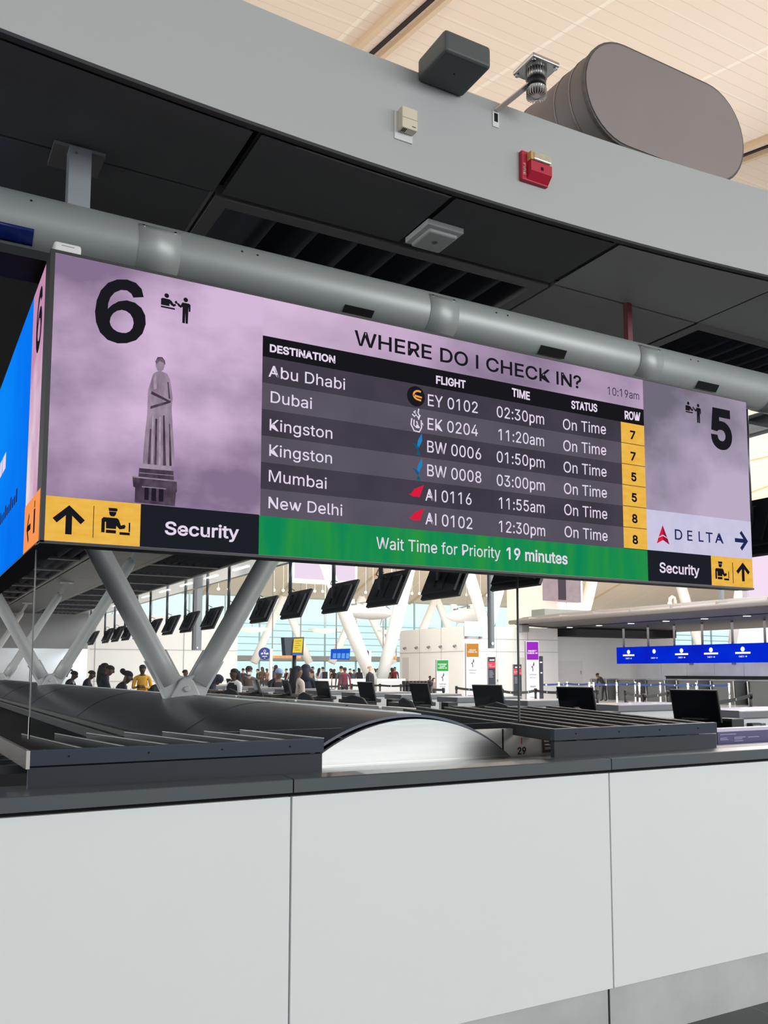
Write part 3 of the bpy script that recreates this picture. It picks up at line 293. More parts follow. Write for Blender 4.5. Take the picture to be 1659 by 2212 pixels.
# ---------------------------------------------------------------- slatted black boxes on the coping
def louvre_box(name, label, x0, x1, fins, side, back):
    t = thing(name, (x0, 3.2, 1.21), label, 'grille')
    MB().box(x0, x1, 3.2, 3.23, 1.283, 1.337).build('front_rail', M_navy, t, bevel=.002)
    lo = MB(); lo.box(x0+.002, x1-.002, 3.204, 3.23, 1.205, 1.279); lo.build('lower_panel', mat('lower_panel_navy', (20, 27, 40), .55, .0, var=.2, scale=8), t, bevel=.002)
    for (a, b, h) in fins:
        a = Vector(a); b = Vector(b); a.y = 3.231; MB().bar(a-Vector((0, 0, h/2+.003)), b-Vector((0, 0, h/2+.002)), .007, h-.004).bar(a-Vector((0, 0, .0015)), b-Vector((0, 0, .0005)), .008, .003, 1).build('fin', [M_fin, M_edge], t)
    for (a, b) in back: MB().bar(a, b, .02, .03).build('cross_bar', M_black, t)
    for (a, b, h, mm) in side: MB().bar(Vector(a)-Vector((0, 0, h/2)), Vector(b)-Vector((0, 0, h/2)), .012, h).build('side_rail', mm, t)
    for q in range(4):
        xx = x0+(x1-x0)*(.12+.25*q); MB().lathe((xx, 3.1995, 1.312), [(.0035, 0), (.0035, .002)], 10, axis=(0, -1, 0)).build('screw_hole', M_gap, t)
    return t
M_fin = mat('fin_metal', (24, 26, 33), .4, .2, var=.05); M_edge = mat('fin_edge_highlight', (190, 190, 192), .3, .5)  # pale top edge of the fins: bright reflected line painted as a strip
M_siderail = mat('side_rail_metal', (196, 188, 184), .25, .9)
LF = [((0.566,3.227,1.337),(0.47,4.057,1.337)),((0.711,3.21,1.337),(0.596,4.018,1.337)),((0.863,3.215,1.337),(0.718,3.982,1.337)),((1.016,3.212,1.337),(0.872,3.962,1.337)),((1.168,3.213,1.337),(1.023,3.911,1.337)),((1.315,3.207,1.337),(1.19,3.851,1.337)),((1.478,3.238,1.337),(1.359,3.862,1.337))]
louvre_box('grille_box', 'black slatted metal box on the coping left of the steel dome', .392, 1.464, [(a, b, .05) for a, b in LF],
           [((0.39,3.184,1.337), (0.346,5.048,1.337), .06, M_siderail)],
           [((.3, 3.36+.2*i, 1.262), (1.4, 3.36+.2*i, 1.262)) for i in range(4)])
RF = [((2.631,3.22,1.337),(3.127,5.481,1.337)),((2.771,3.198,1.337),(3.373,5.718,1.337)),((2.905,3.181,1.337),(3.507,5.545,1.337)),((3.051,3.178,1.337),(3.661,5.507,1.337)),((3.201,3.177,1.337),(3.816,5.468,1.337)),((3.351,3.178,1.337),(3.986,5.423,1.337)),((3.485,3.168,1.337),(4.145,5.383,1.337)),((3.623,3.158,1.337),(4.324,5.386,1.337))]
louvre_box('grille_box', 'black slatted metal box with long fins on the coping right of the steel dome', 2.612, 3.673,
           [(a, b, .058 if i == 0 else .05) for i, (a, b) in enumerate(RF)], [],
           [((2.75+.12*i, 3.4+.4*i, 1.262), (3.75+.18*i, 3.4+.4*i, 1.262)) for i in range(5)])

# ---------------------------------------------------------------- domed conveyor cover behind the wall
D = thing('conveyor_cover', (2.1, 3.6, 0), 'long dark barrel-shaped conveyor cover with steel end panel running away behind the wall', 'conveyor cover')
AC, AR, AZ = 2.1, .876, .521
def arc(r, a0, a1, n=40): return [(AC+r*math.sin(a0+(a1-a0)*i/n), AZ+r*math.cos(a0+(a1-a0)*i/n)) for i in range(n+1)]
aL, aR = -R(43.2), R(43.2)
M_shell = mat('dark_shell', (96, 98, 108), .34, .6, var=.06, scale=2, stretch=(1, .3, 1), bump=.01)
o_, i_ = arc(AR, aL, aR), arc(AR-.012, aL, aR)
MB().prism(o_+i_[::-1], lambda p, q, t: (p, t, q), 3.63, 34, smooth=False).build('shell', M_shell, D)
e_ = arc(AR-.02, -R(40.4), R(40.4)); MB().prism(e_+[(AC+.57, 1.165), (AC-.57, 1.165)], lambda p, q, t: (p, t, q), 3.585, 3.615).build('end_panel', M_steel, D)
MB().box(AC-.59, AC+.545, 3.58, 3.65, 1.15, 1.186).build('end_sill', M_steel, D)
for y in (5.5, 8.9, 12.3, 15.7, 19.1, 22.5):
    MB().prism(arc(AR+.003, aL, aR)+arc(AR-.002, aL, aR)[::-1], lambda p, q, t: (p, t, q), y, y+.012).build('seam_strip', M_fin, D)
st = arc(AR+.008, R(2), R(11), 6); MB().prism(st+arc(AR, R(2), R(11), 6)[::-1], lambda p, q, t: (p, t, q), 3.8, 34).build('ridge_strip', mat('polished_strip', (190, 190, 190), .28, 1, var=.15, scale=2, stretch=(2, .2, 1), bump=.03), D)
rl = MB(); rl.box(1.455, 1.515, 5.2, 34, 1.135, 1.165); rl.box(1.44, 1.5, 5.9, 34, 1.10, 1.118); rl.build('side_rail', mat('rail_metal', (120, 118, 114), .3, .9), D)
MB().box(1.49, 1.53, 3.64, 34, 0, 1.135).build('side_wall', M_black, D)
MB().box(2.67, 2.7, 3.75, 34, 0, 1.14).build('side_wall', M_black, D)
MB().box(-1.6, 1.485, 3.62, 34, .0, 1.02).build('base_plinth', mat('plinth_black', (22, 25, 32), .6), D)
for i in range(10): MB().lathe((AC+.15, 4.6+i*.9, AZ+AR+.003), [(.007, 0), (.007, .004)], 8).build('screw', M_gap, D)

# number panel beside the dome
N = thing('counter_end_panel', (2.9, 3.66, 0), 'white counter end panel numbered 29 beside the steel dome', 'panel')
MB().box(2.46, 3.42, 3.66, 3.70, 0, 1.31).build('panel_face', mat('satin_white_metal', (205, 204, 200), .4, .3, var=.03), N)
MB().box(2.655, 2.662, 3.656, 3.66, 1.19, 1.31).build('panel_joint', M_gap, N)
p29 = MB(); X29 = [(2.746,3.655,1.177),(2.801,3.655,1.177)]
flat(p29, text_loops('29', (X29[0][0], X29[0][2]+.004), (X29[1][0], X29[1][2]+.004), .034), lambda a, b: (a, 3.655, b), off=.0012); p29.build('number', M_gap, N)
MB().box(2.773, 2.775, 3.654, 3.659, 1.232, 1.262).build('red_line', mat('red_mark', (190, 60, 60), .5), N)
ps = MB(); ps.box(2.905, 3.4, 3.648, 3.656, 1.185, 1.266); ps.build('poster', mat('brown_poster', (70, 58, 54), .5), N)
ps = MB(); ps.box(2.91, 2.975, 3.645, 3.649, 1.236, 1.264); ps.build('poster_photo', mat('poster_photo', (206, 168, 160), .5, var=.6, scale=60), N)
ps = MB(); ps.box(2.915, 2.968, 3.645, 3.649, 1.22, 1.226); ps.box(2.915, 2.97, 3.645, 3.649, 1.207, 1.209); ps.box(2.915, 2.97, 3.645, 3.649, 1.2, 1.202); ps.build('poster_lines', M_plastic_w, N)
N2 = thing('counter_end_panel', (4.5, 3.66, 0), 'pale counter end panel with a violet notice at the right edge', 'panel')
MB().box(4.0, 5.6, 3.66, 3.72, 0, 1.262).build('panel_face', mat('lilac_white', (216, 208, 226), .35), N2)
MB().box(4.2-.005, 5.4, 3.652, 3.66, 1.172, 1.243).build('notice', mat('violet_notice', (72, 66, 112), .4, var=.2, scale=3), N2)
nt_ = MB()
for (a, b, z) in ((4.21, 4.35, 1.226), (4.21, 4.27, 1.205), (4.21, 4.28, 1.196), (4.33, 4.43, 1.206), (4.33, 4.4, 1.197), (4.33, 4.41, 1.185), (4.45, 4.55, 1.204)): nt_.box(a, b, 3.649, 3.653, z, z+.004)
nt_.build('notice_lines', mat('pale_lilac', (170, 165, 210), .5), N2)

# ---------------------------------------------------------------- V-shaped columns standing on the cover
def v_column(y, label):
    zb = AZ+AR; t = thing('v_column', (2.1, y, zb-.02), label, 'column', 'v columns along the conveyor cover')
    g = [(-.16, 0), (.16, 0), (.305, .33), (.25, .345), (.172, .375), (.155, .33), (.12, .24), (.075, .20), (0, .185), (-.075, .20), (-.12, .24), (-.155, .33), (-.172, .375), (-.25, .345), (-.305, .33)]
    MB().prism([(a, b-.03) for a, b in g], lambda p, q, s_: (2.07+p, s_, zb+q), y-.05, y+.05).build('base_bracket', M_col, t, bevel=.006)
    tri = [(-.125, 0), (.125, 0), (.06, .14), (.02, .17), (-.02, .17), (-.06, .14)]
    MB().prism([(a, b-.02) for a, b in tri], lambda p, q, s_: (2.07+p, s_, zb+q), y-.085, y-.05).build('gusset', M_col, t, bevel=.01)
    MB().lathe((2.07, y-.085, zb+.055), [(.024, 0), (.024, .02), (.018, .028)], 16, axis=(0, -1, 0)).build('pin', M_col, t)
    for s_ in (-1, 1):
        p0 = Vector((2.07+s_*.115, y, zb+.10)); p1 = Vector((2.07+s_*1.205, y, 3.42))
        st = MB().tube([p0, p0.lerp(p1, .1), p0.lerp(p1, .5), p0.lerp(p1, .95), p1], [.086, .088, .09, .085, .062], 24).build('strut', M_col, t)
        sl = MB(); d = (p1-p0).normalized(); nrm = Vector((d.z, 0, -d.x))
        for q in (-1, 1): sl.obox(p0.lerp(p1, .06)+nrm*q*.09, d*.13, Vector((0, .016, 0)), nrm*.01)
        sl.build('stiffener', M_col, st)
        e0 = p1; e1 = Vector((2.07+s_*1.34, y, 3.68))
        hd = MB(); hd.bar(e0-d*.1, e1, .07, .13, up=(0, 1, 0)); hd.box(e1.x-.14, e1.x+.14, y-.12, y+.12, 3.67, 3.699); hd.build('head_bracket', M_col, t)
    return t
for i, y in enumerate((7.29, 14.7, 22.1, 29.5)):
    v_column(y, ['grey V-shaped column nearest the flight board, on the dark conveyor cover', 'second grey V-shaped column along the conveyor cover',
                 'third grey V-shaped column along the cover, by the left edge', 'farthest grey V-shaped column on the conveyor cover'][i])

# ---------------------------------------------------------------- canopy over the island: fascia, soffit, louvred vents
SZ = 3.7
K = thing('island_canopy', (1.9, 3.1, SZ), 'grey canopy over the check-in island with dark perforated soffit and louvred vents', 'canopy')
def fy(x): return 3.10-.028*(x-2)**2
M_fascia = mat('fascia_paint', (182, 185, 186), .5, .05, var=.025, scale=1.2)
xs = [-3.2+.25*i for i in range(41)]
fa = MB(); n = len(xs)
Q4 = [(2*i, 2*i+2, 2*i+3, 2*i+1) for i in range(n-1)]
for A, B_, sm in (((0, SZ), (0, 4.178), True), ((.02, SZ), (.02, 4.178), True), ((0, 4.178), (.02, 4.178), False), ((0, SZ), (.02, SZ), False)):
    fa.add([(x, fy(x)+o, z) for x in xs for o, z in (A, B_)], Q4, 0, sm)
fo = fa.build('fascia', M_fascia, K, fix=False)
def perf_mat(name, rgb, k=260):
    m = mat(name, rgb, .75, .0, var=.08, scale=3, spec=.2); nt = m.node_tree; n = nt.nodes; l = nt.links
    tc = n.new('ShaderNodeTexCoord'); v = n.new('ShaderNodeTexVoronoi'); v.inputs['Scale'].default_value = k; v.inputs['Randomness'].default_value = 0
    l.new(tc.outputs['Object'], v.inputs['Vector']); b = n['Principled BSDF']; old = b.inputs['Base Color'].links[0].from_socket
    q = n.new('ShaderNodeMath'); q.operation = 'LESS_THAN'; q.inputs[1].default_value = .3; l.new(v.outputs['Distance'], q.inputs[0])
    mx = n.new('ShaderNodeMix'); mx.data_type = 'RGBA'; l.new(old, mx.inputs[6]); mx.inputs[7].default_value = lin([c*.55 for c in rgb])
    l.new(q.outputs[0], mx.inputs[0]); l.new(mx.outputs[2], b.inputs['Base Color']); return m
M_perf = perf_mat('perforated_soffit', (120, 120, 122)); M_perf2 = mat('smooth_soffit', (176, 175, 176), .6, .0, var=.05, scale=1.5)
M_void = mat('void_black', (9, 9, 13), .8); M_frame = mat('vent_frame_paint', (124, 121, 124), .5, var=.04); M_blade = perf_mat('blade_metal', (78, 80, 90), 200)
# perimeter strip following the fascia
pm = MB()
for i in range(n-1):
    a, b = xs[i], xs[i+1]
    pm.add([(a, fy(a)+.02, SZ+.004), (b, fy(b)+.02, SZ+.004), (b, fy(b)+.055, SZ+.004), (a, fy(a)+.055, SZ+.004)], [(0, 3, 2, 1)])
pm.build('perimeter_strip', mat('perimeter_strip', (84, 80, 80), .6), K, fix=False)
gl = MB(); hl = mat('perforated_trim', (132, 132, 134), .4, .6, var=.4, scale=160)
for i in range(n-1):
    a, b = xs[i], xs[i+1]
    if 1.1 < a < 2.0: gl.add([(a, fy(a)+.058, SZ-.001), (b, fy(b)+.058, SZ-.001), (b, fy(b)+.068, SZ-.001), (a, fy(a)+.068, SZ-.001)], [(0, 3, 2, 1)])
gl.build('perforated_trim', hl, K, fix=False)
def soffit(x0, x1, y0, y1, m, curved=False):
    q = MB()
    if curved:
        k_ = 8; X = [x0+(x1-x0)*i/k_ for i in range(k_+1)]
        q.add([(x, fy(x)+.06, SZ) for x in X]+[(x, y1, SZ) for x in X]+[(x, fy(x)+.06, SZ+.03) for x in X]+[(x, y1, SZ+.03) for x in X],
              [(i, k_+1+i, k_+2+i, i+1) for i in range(k_)]+[(2*k_+2+i, 2*k_+3+i, 3*k_+4+i, 3*k_+3+i) for i in range(k_)])
    else: q.box(x0, x1, y0, y1, SZ, SZ+.03)
    return q.build('soffit_panel', m, K, fix=not curved)
g_ = .012
for x0, x1, m in ((-1.7, .18, M_perf), (.18, 1.115, M_perf), (1.15, 2.05, M_perf), (2.075, 2.995, M_perf), (3.02, 4.12, M_perf2), (4.13, 5.2, M_perf2), (5.2, 6.6, M_perf2)):
    soffit(x0+g_*(x0 == .18), x1-.001, 0, 3.64, m, True)
soffit(-1.7, .18, 3.655, 7, M_perf); soffit(.185, 1.1, 3.655, 7, M_perf); soffit(3.03, 4.12, 3.655, 7.0, M_perf2)
for y in range(7, 35, 2): soffit(-1.7, 1.1, y+.01, y+2, M_perf2)
M_corr = mat('corrugated_soffit', (86, 86, 86), .45, .3, var=.25, scale=3, stretch=(.4, 6, 1), bump=.05)
for y in range(7, 35, 2): q = MB(); q.box(3.05, 4.28, y+.008, y+2, SZ, SZ+.03); q.build('soffit_panel', M_corr, K)
cp = MB(); cp.box(-3, 6.6, 3.2, 35, SZ+.3, 4.15); cp.build('canopy_deck', M_void, K)
def vent(x0, x1, y0, y1, nb, beams):
    t = MB(); w_ = .07
    t.box(x0, x1, y0, y0+w_, SZ-.004, SZ+.06); t.box(x0, x1, y1-w_, y1, SZ-.004, SZ+.06); t.box(x0, x0+w_, y0+w_, y1-w_, SZ-.004, SZ+.06); t.box(x1-w_, x1, y0+w_, y1-w_, SZ-.004, SZ+.06)
    for y in beams: t.box(x0+w_, x1-w_, y, y+.16, SZ-.002, SZ+.07)
    fr = t.build('vent_frame', M_frame, K)
    st_ = (x1-x0-2*w_)/nb
    for i in range(nb):
        x = x0+w_+st_*(i+.75); b = MB(); b.obox((x+.02, (y0+y1)/2, SZ+.10), (.08, 0, -.085), (0, (y1-y0)/2-w_, 0), (.003, 0, .003)); b.build('louvre_blade', M_blade, fr)
vent(1.13, 3.01, 3.672, 34.9, 8, [5.6+2*i for i in range(15)])
vent(4.145, 5.75, 3.64, 34.9, 10, [5.6+2*i for i in range(15)])
M_lit = mat('pale_metal_soffit', (196, 200, 204), .2, .85, var=.3, scale=2, stretch=(4, .3, 1), bump=.04)
for y in range(5, 35, 3): MB().box(5.77, 6.55, y+.01, y+2.99, SZ+.01, SZ+.04).build('edge_soffit', M_lit, K)
MB().tube([(6.62, 3.6, 3.8), (6.62, 35, 3.8)], .1, 16).build('edge_tube', M_pipe, K)
for y in range(7, 33, 2):
    MB().box(6.05, 6.12, y, y+.9, SZ-.004, SZ+.008).build('light_strip', glow('canopy_strip_light', (255, 255, 250), 2.5), K)

# ---------------------------------------------------------------- pipe carrying the sign
P_ = thing('support_pipe', (.5, 3.6, 3.33), 'thick grey steel pipe running along the top of the flight board', 'pipe')
PR = .116
MB().tube([(-1.5, 3.6, 3.335), (6.4, 3.6, 3.335)], PR, 40).build('pipe_tube', M_pipe, P_)
hp = MB().box(.5, .585, 3.56, 3.63, 3.4, SZ-.012).build('hanger_post', mat('post_paint', (142, 146, 152), .45, .1), P_)
MB().lathe((.525, 3.56, 3.66), [(.006, 0), (.006, .004)], 10, axis=(0, -1, 0)).build('bolt', M_screw, hp)
MB().box(.443, .642, 3.575, 3.755, SZ-.014, SZ).build('hanger_plate', M_frame, P_)
def sleeve(x0, x1):
    a0, a1 = R(195), R(395); n_ = 16; q = []
    for r_ in (PR+.004, PR): q.append([(3.6+r_*math.cos(a0+(a1-a0)*i/n_+R(0)), 3.335+r_*math.sin(a0+(a1-a0)*i/n_)) for i in range(n_+1)])
    pts = [(3.6-(y-3.6), z) for y, z in q[0]]; pin = [(3.6-(y-3.6), z) for y, z in q[1]]
    s_ = MB().prism(pts+pin[::-1], lambda p, qq, t: (t, p, qq), x0, x1, smooth=True).build('sleeve', M_pipe, P_)
    for x in (x0+.02, x1-.02): MB().lathe((x, 3.6-PR*.83, 3.335+PR*.50), [(.006, 0), (.006, .009)], 10, axis=(0, -.85, .5)).build('bolt', M_screw, s_)
for x0, x1 in ((.765, .935), (2.14, 2.30), (3.50, 3.67), (4.6, 4.77)): sleeve(x0, x1)
ct = MB(); ct.obox((1.77, 3.6-.075, 3.335-.094), (.075, 0, 0), (0, .02, -.016), (0, -.001, -.0015)); ct.build('cutout', M_gap, P_)
for x in (2.9, 4.05): MB().obox((x, 3.6-.087, 3.335-.081), (.085, 0, 0), (0, .014, -.018), (0, -.0012, -.001)).build('cutout', M_gap, P_)
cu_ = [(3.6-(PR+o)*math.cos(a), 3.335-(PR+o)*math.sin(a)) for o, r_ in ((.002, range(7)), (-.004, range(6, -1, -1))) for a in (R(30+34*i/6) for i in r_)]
MB().prism(cu_, lambda p, qq, t: (t, p, qq), -.4, .375, smooth=True).build('cutout', mat('blue_sheen', (14, 32, 96), .25, .3, var=.7, scale=20, stretch=(1, 1, .2)), P_)  # blue screen reflection painted into the colour of this cutout
for x in (.36, 1.2, 1.27, 2.53, 2.6, 3.9, 3.96): MB().lathe((x, 3.6-PR*.9, 3.335+PR*.43), [(.005, -.004), (.005, .0015)], 8, axis=(0, -.9, .43)).build('screw_hole', M_gap, P_)
MB().box(-1.5, .44, 3.52, 3.75, 3.17, 3.205).build('lower_beam', mat('matte_black_beam', (48, 50, 52), .9, spec=.1), P_)
q = thing('red_sprinkler_pipe', (3.569,3.64,3.486), 'thin dark red sprinkler pipe dropping from the soffit to the support pipe', 'pipe')
MB().bar((3.56, 3.64, 3.44), (3.56, 3.64, SZ), .035, .035).build('pipe_tube', mat('dark_red_paint', (112, 44, 56), .45), q)

# ---------------------------------------------------------------- devices on the fascia, the soffit and above
t = thing('speaker_box', (1.955, 3.0, 4.135), 'dark grey rounded box speaker sticking out from the fascia top', 'speaker')
MB().box(1.838, 2.07, 2.875, 3.1, 4.135, 4.235).build('housing', mat('speaker_grey', (78, 84, 84), .55), t, bevel=.016)
MB().lathe((1.95, 2.98, 4.1345), [(.003, 0), (.003, .002)], 10, axis=(0, 0, -1)).build('sensor_dot', M_gap, t)
t = thing('sensor_light', (2.36, 3.0, 4.2), 'silver finned lamp on a white slotted bracket beside the speaker box', 'lamp')
MB().box(2.232, 2.266, fy(2.25)-.004, fy(2.25), 4.055, 4.135).build('bracket', M_plastic_w, t)
MB().box(2.24, 2.26, fy(2.25)-.005, fy(2.25)-.003, 4.08, 4.12).build('slot', M_gap, t)
MB().bar((2.25, 3.09, 4.13), (2.33, 2.95, 4.2), .03, .006).build('arm', M_steel, t)
MB().box(2.29, 2.44, 2.87, 3.02, 4.27, 4.292).build('head_plate', M_steel, t, bevel=.006)
for dx in (-.06, .06):
    for dy in (-.06, .06): MB().lathe((2.365+dx, 2.945+dy, 4.262), [(.01, 0), (.008, .008)], 12).build('screw', M_screw, t)
fn = MB()
for i in range(24):
    a = 2*math.pi*i/24; c, s_ = math.cos(a), math.sin(a); fn.obox((2.365+c*.036, 2.945+s_*.036, 4.25), (c*.012, s_*.012, 0), (-s_*.0015, c*.0015, 0), (0, 0, .02))
    fn.obox((2.365+c*.032, 2.945+s_*.032, 4.165), (c*.014, s_*.014, 0), (-s_*.0018, c*.0018, 0), (0, 0, .018))
fn.lathe((2.365, 2.945, 4.228), [(.04, 0), (.045, .045)], 24); fn.lathe((2.365, 2.945, 4.15), [(.024, 0), (.042, .034), (.042, .042)], 24); fn.build('heat_sink', M_steel, t)
MB().lathe((2.365, 2.945, 4.192), [(.043, 0), (.043, .036)], 24).build('band', M_plastic_b, t)
t = thing('thermostat', (1.765, 3.09, 3.84), 'cream thermostat on a white wall plate on the fascia', 'thermostat')
y_ = fy(1.77); MB().box(1.722, 1.81, y_-.006, y_+.004, 3.838, 3.965).build('wall_plate', M_plastic_w, t, bevel=.002)
MB().box(1.737, 1.812, y_-.045, y_-.006, 3.872, 3.968).build('housing', mat('cream_plastic', (226, 218, 194), .45), t, bevel=.004)
MB().box(1.738, 1.811, y_-.0455, y_-.045, 3.917, 3.919).build('seam_line', M_frame, t)
MB().box(1.785, 1.803, y_-.046, y_-.045, 3.884, 3.889).build('badge', M_frame, t)
for i in range(3): MB().box(1.745+.007*i, 1.749+.007*i, y_-.04, y_-.015, 3.871, 3.873).build('vent_slot', M_gap, t)
t = thing('fire_alarm', (2.45, 3.09, 3.83), 'red fire alarm strobe with clear lens on the fascia', 'fire alarm')
y_ = fy(2.45); M_red = mat('alarm_red', (196, 34, 62), .4)
MB().box(2.378, 2.53, y_-.02, y_+.012, 3.835, 3.975).build('housing', M_red, t, bevel=.004)
b = MB(); b.prism([(0, 0), (0, .078), (-.03, .078), (-.03, .03)], lambda p, q, s_: (s_, y_-.02+p, 3.842+q), 2.408, 2.528); b.build('sounder', M_red, t)
MB().box(2.42, 2.524, y_-.055, y_-.02, 3.925, 3.965).build('lens', mat('clear_lens', (216, 206, 184), .12, .2, var=.35, scale=50), t, bevel=.008)
MB().box(2.408, 2.42, y_-.05, y_-.02, 3.925, 3.965).build('lens_end', mat('amber_end', (224, 178, 110), .3), t)
b = MB(); flat(b, text_loops('FIRE', (0, 0), (.058, 0), .014), lambda a, c: (2.386+c, y_-.0205, 3.915-a), off=.0003); b.build('lettering', M_plastic_w, t)
MB().box(2.464, 2.478, y_-.0515, y_-.0495, 3.885, 3.90).build('sounder_slots', M_gap, t)
t = thing('wifi_unit', (2.155, 3.475, SZ), 'square white wireless unit under the dark soffit', 'wireless unit')
MB().box(2.055, 2.255, 3.37, 3.585, SZ-.028, SZ).build('base', M_plastic_w, t, bevel=.004)
MB().box(2.075, 2.235, 3.39, 3.565, SZ-.05, SZ-.028).build('cover', mat('grey_white_plastic', (206, 206, 206), .4), t, bevel=.012)
MB().lathe((2.155, 3.475, SZ-.0502), [(.014, 0), (.014, .001)], 16, axis=(0, 0, -1)).build('badge', M_frame, t)
t = thing('wifi_unit', (.47, 3.36, 3.12), 'small white rounded wireless unit on the top left corner of the flight board', 'wireless unit')
MB().box(.424, .52, 3.31, 3.45, 3.121, 3.163).build('cover', M_plastic_w, t, bevel=.01)
MB().box(.45, .495, 3.309, 3.312, 3.148, 3.15).build('badge', M_frame, t)
# oval duct lying on the canopy
t = thing('air_duct', (3.78, 3.5, 4.2), 'big grey oval air duct with capped end behind the fascia', 'duct')
hw, hr = .335, .305
def oval(r, n_=18): return [(hw+r*math.cos(a), r*math.sin(a)) for a in (-math.pi/2+math.pi*i/n_ for i in range(n_+1))]+[(-hw+r*math.cos(a), r*math.sin(a)) for a in (math.pi/2+math.pi*i/n_ for i in range(n_+1))]
M_duct = mat('duct_metal', (134, 126, 123), .5, .35, var=.08, scale=4)
MB().prism(oval(hr), lambda p, q, s_: (3.785+p, s_, 4.845+q), 3.5, 7.5, smooth=True).build('duct_body', M_duct, t)
MB().prism(oval(hr-.008), lambda p, q, s_: (3.785+p, s_, 4.845+q), 3.492, 3.5).build('end_cap', mat('duct_cap', (146, 137, 135), .55, .2, var=.06, scale=3), t)
rg = oval(hr+.006)
MB().prism(rg, lambda p, q, s_: (3.785+p, s_, 4.845+q), 3.497, 3.515, smooth=True).build('end_flange', mat('duct_seal', (92, 84, 82), .6, var=.4, scale=40), t)
for y in (3.62, 3.75, 4.1, 4.5, 4.95, 5.5, 6.1): MB().prism(oval(hr+.004), lambda p, q, s_: (3.785+p, s_, 4.845+q), y, y+.015, smooth=True).build('duct_seam', M_duct, t)
for z in (4.2,): MB().box(3.3, 4.3, 3.6, 3.7, 4.15, 4.55).build('duct_foot', M_frame, t)

# ---------------------------------------------------------------- the LED flight board
G = thing('flight_board', (.41, 3.3, 2.05), 'wide hanging LED flight board reading WHERE DO I CHECK IN with a destinations table', 'display board')
SY = 3.3
MB().box(.412, 4.115, SY+.004, SY+.11, 2.05, 3.12).build('cabinet', M_plastic_b, G)
fr = MB(); fr.box(.412, 4.117, SY-.004, SY+.004, 3.112, 3.122); fr.box(.412, .428, SY-.004, SY+.004, 2.05, 3.112); fr.box(.412, 4.117, SY-.004, SY+.06, 2.046, 2.056)
fr.build('bezel', M_plastic_b, G)
MB().box(.6, 4.1, SY+.11, SY+.19, 2.06, 2.12).build('back_rail', M_black, G)
E_bg = glow('screen_lilac', (128, 111, 138), 1, (214, 186, 216), .7, (1, 1, 1.7), .36, .60, 7)
fs = MB(); fs.box(.427, 4.113, SY, SY+.006, 2.057, 3.112); FS = fs.build('front_screen', E_bg, G)
def F0(a, b): return (a, SY-.0006, b)
def F1(a, b): return (a, SY-.0012, b)
def F2(a, b): return (a, SY-.0024, b)
def F3(a, b): return (a, SY-.0036, b)
E_row1 = glow('led_row_dark', (60, 56, 66), 1, (70, 64, 76), 3); E_row2 = glow('led_row_light', (84, 79, 91), 1, (94, 86, 100), 3); E_head = glow('led_head', (23, 23, 28))
E_yel = glow('led_yellow', (232, 176, 66), 1, (238, 188, 84), 14, (1, 1, 3)); E_blk = glow('led_black', (30, 32, 40)); E_grn = glow('led_green', (14, 134, 84), 1, (40, 146, 66), 4, (3, 1, .4))
E_txt = glow('led_text', (228, 214, 236)); E_ink = glow('led_ink', (26, 26, 32)); E_pale = glow('led_pale', (206, 200, 226), 1, (196, 194, 222), 12); E_navy = glow('led_navy', (34, 40, 84))
def part(name, m, loops, f=F1, off=0):
    mb = MB(); flat(mb, loops, f, off=off); return mb.build(name, m, FS, fix=False)
TB = dict(x0=1.2263, x1=3.3202, y=3.3209, t=2.9529, h=2.8661, b=2.2136)
part('table_header', E_head, [rect(TB['x0'], TB['h'], TB['x1'], TB['t'])])
rh = (TB['h']-TB['b'])/6; yx = 3.1591
for i in range(6): part('table_row', (E_row1, E_row2)[i % 2], [rect(TB['x0'], TB['h']-rh*(i+1), yx, TB['h']-rh*i)])
part('row_number_panel', E_yel, [rect(yx, TB['h']-rh*(i+1)+.003, TB['x1'], TB['h']-rh*i) for i in range(6)])
part('row_divider', E_ink, [rect(yx, TB['h']-rh*(i+1), TB['x1'], TB['h']-rh*(i+1)+.003) for i in range(6)])
part('green_banner', E_grn, [rect(TB['x0']-.004, 2.057, TB['x1'], TB['b'])])
part('picture_sky', glow('sky_left', (132, 112, 142), 1, (212, 183, 216), .85, (1, 1, 1.5), .43, .58, 7), [rect(.427, 2.057, TB['x0'], 3.112)], F0)
part('picture_sky', glow('sky_right', (112, 105, 122), 1, (186, 172, 196), .9, (1, 1, 1.3), .40, .62, 7), [rect(TB['x1'], 2.057, 4.113, 3.112)], F0)
LT = 2.2168; LX = 0.7591
part('yellow_panel', E_yel, [rect(.427, 2.057, LX, LT)]); part('black_panel', E_blk, [rect(LX, 2.057, TB['x0']-.004, LT)])
DB, DT = 2.2169, 2.4282; RX = 3.7846
part('white_banner', E_pale, [rect(TB['x1'], DB, 4.113, DT)])
part('black_panel', E_blk, [rect(TB['x1'], 2.057, RX, DB)]); part('yellow_panel', E_yel, [rect(RX, 2.057, 4.113, DB)])
KINDS_OF_TEXT = (('clock_text', lambda t: t == '10:19am'), ('time_text', lambda t: t[-2:] in ('am', 'pm')), ('status_text', lambda t: t == 'On Time'), ('flight_number_text', lambda t: t[-4:].isdigit()), ('wait_time_text', lambda t: 'Wait' in t or 'minutes' in t),
                 ('title_text', lambda t: '?' in t), ('security_text', lambda t: t == 'Security'), ('column_heading', lambda t: t.isupper()), ('destination_text', lambda t: True))
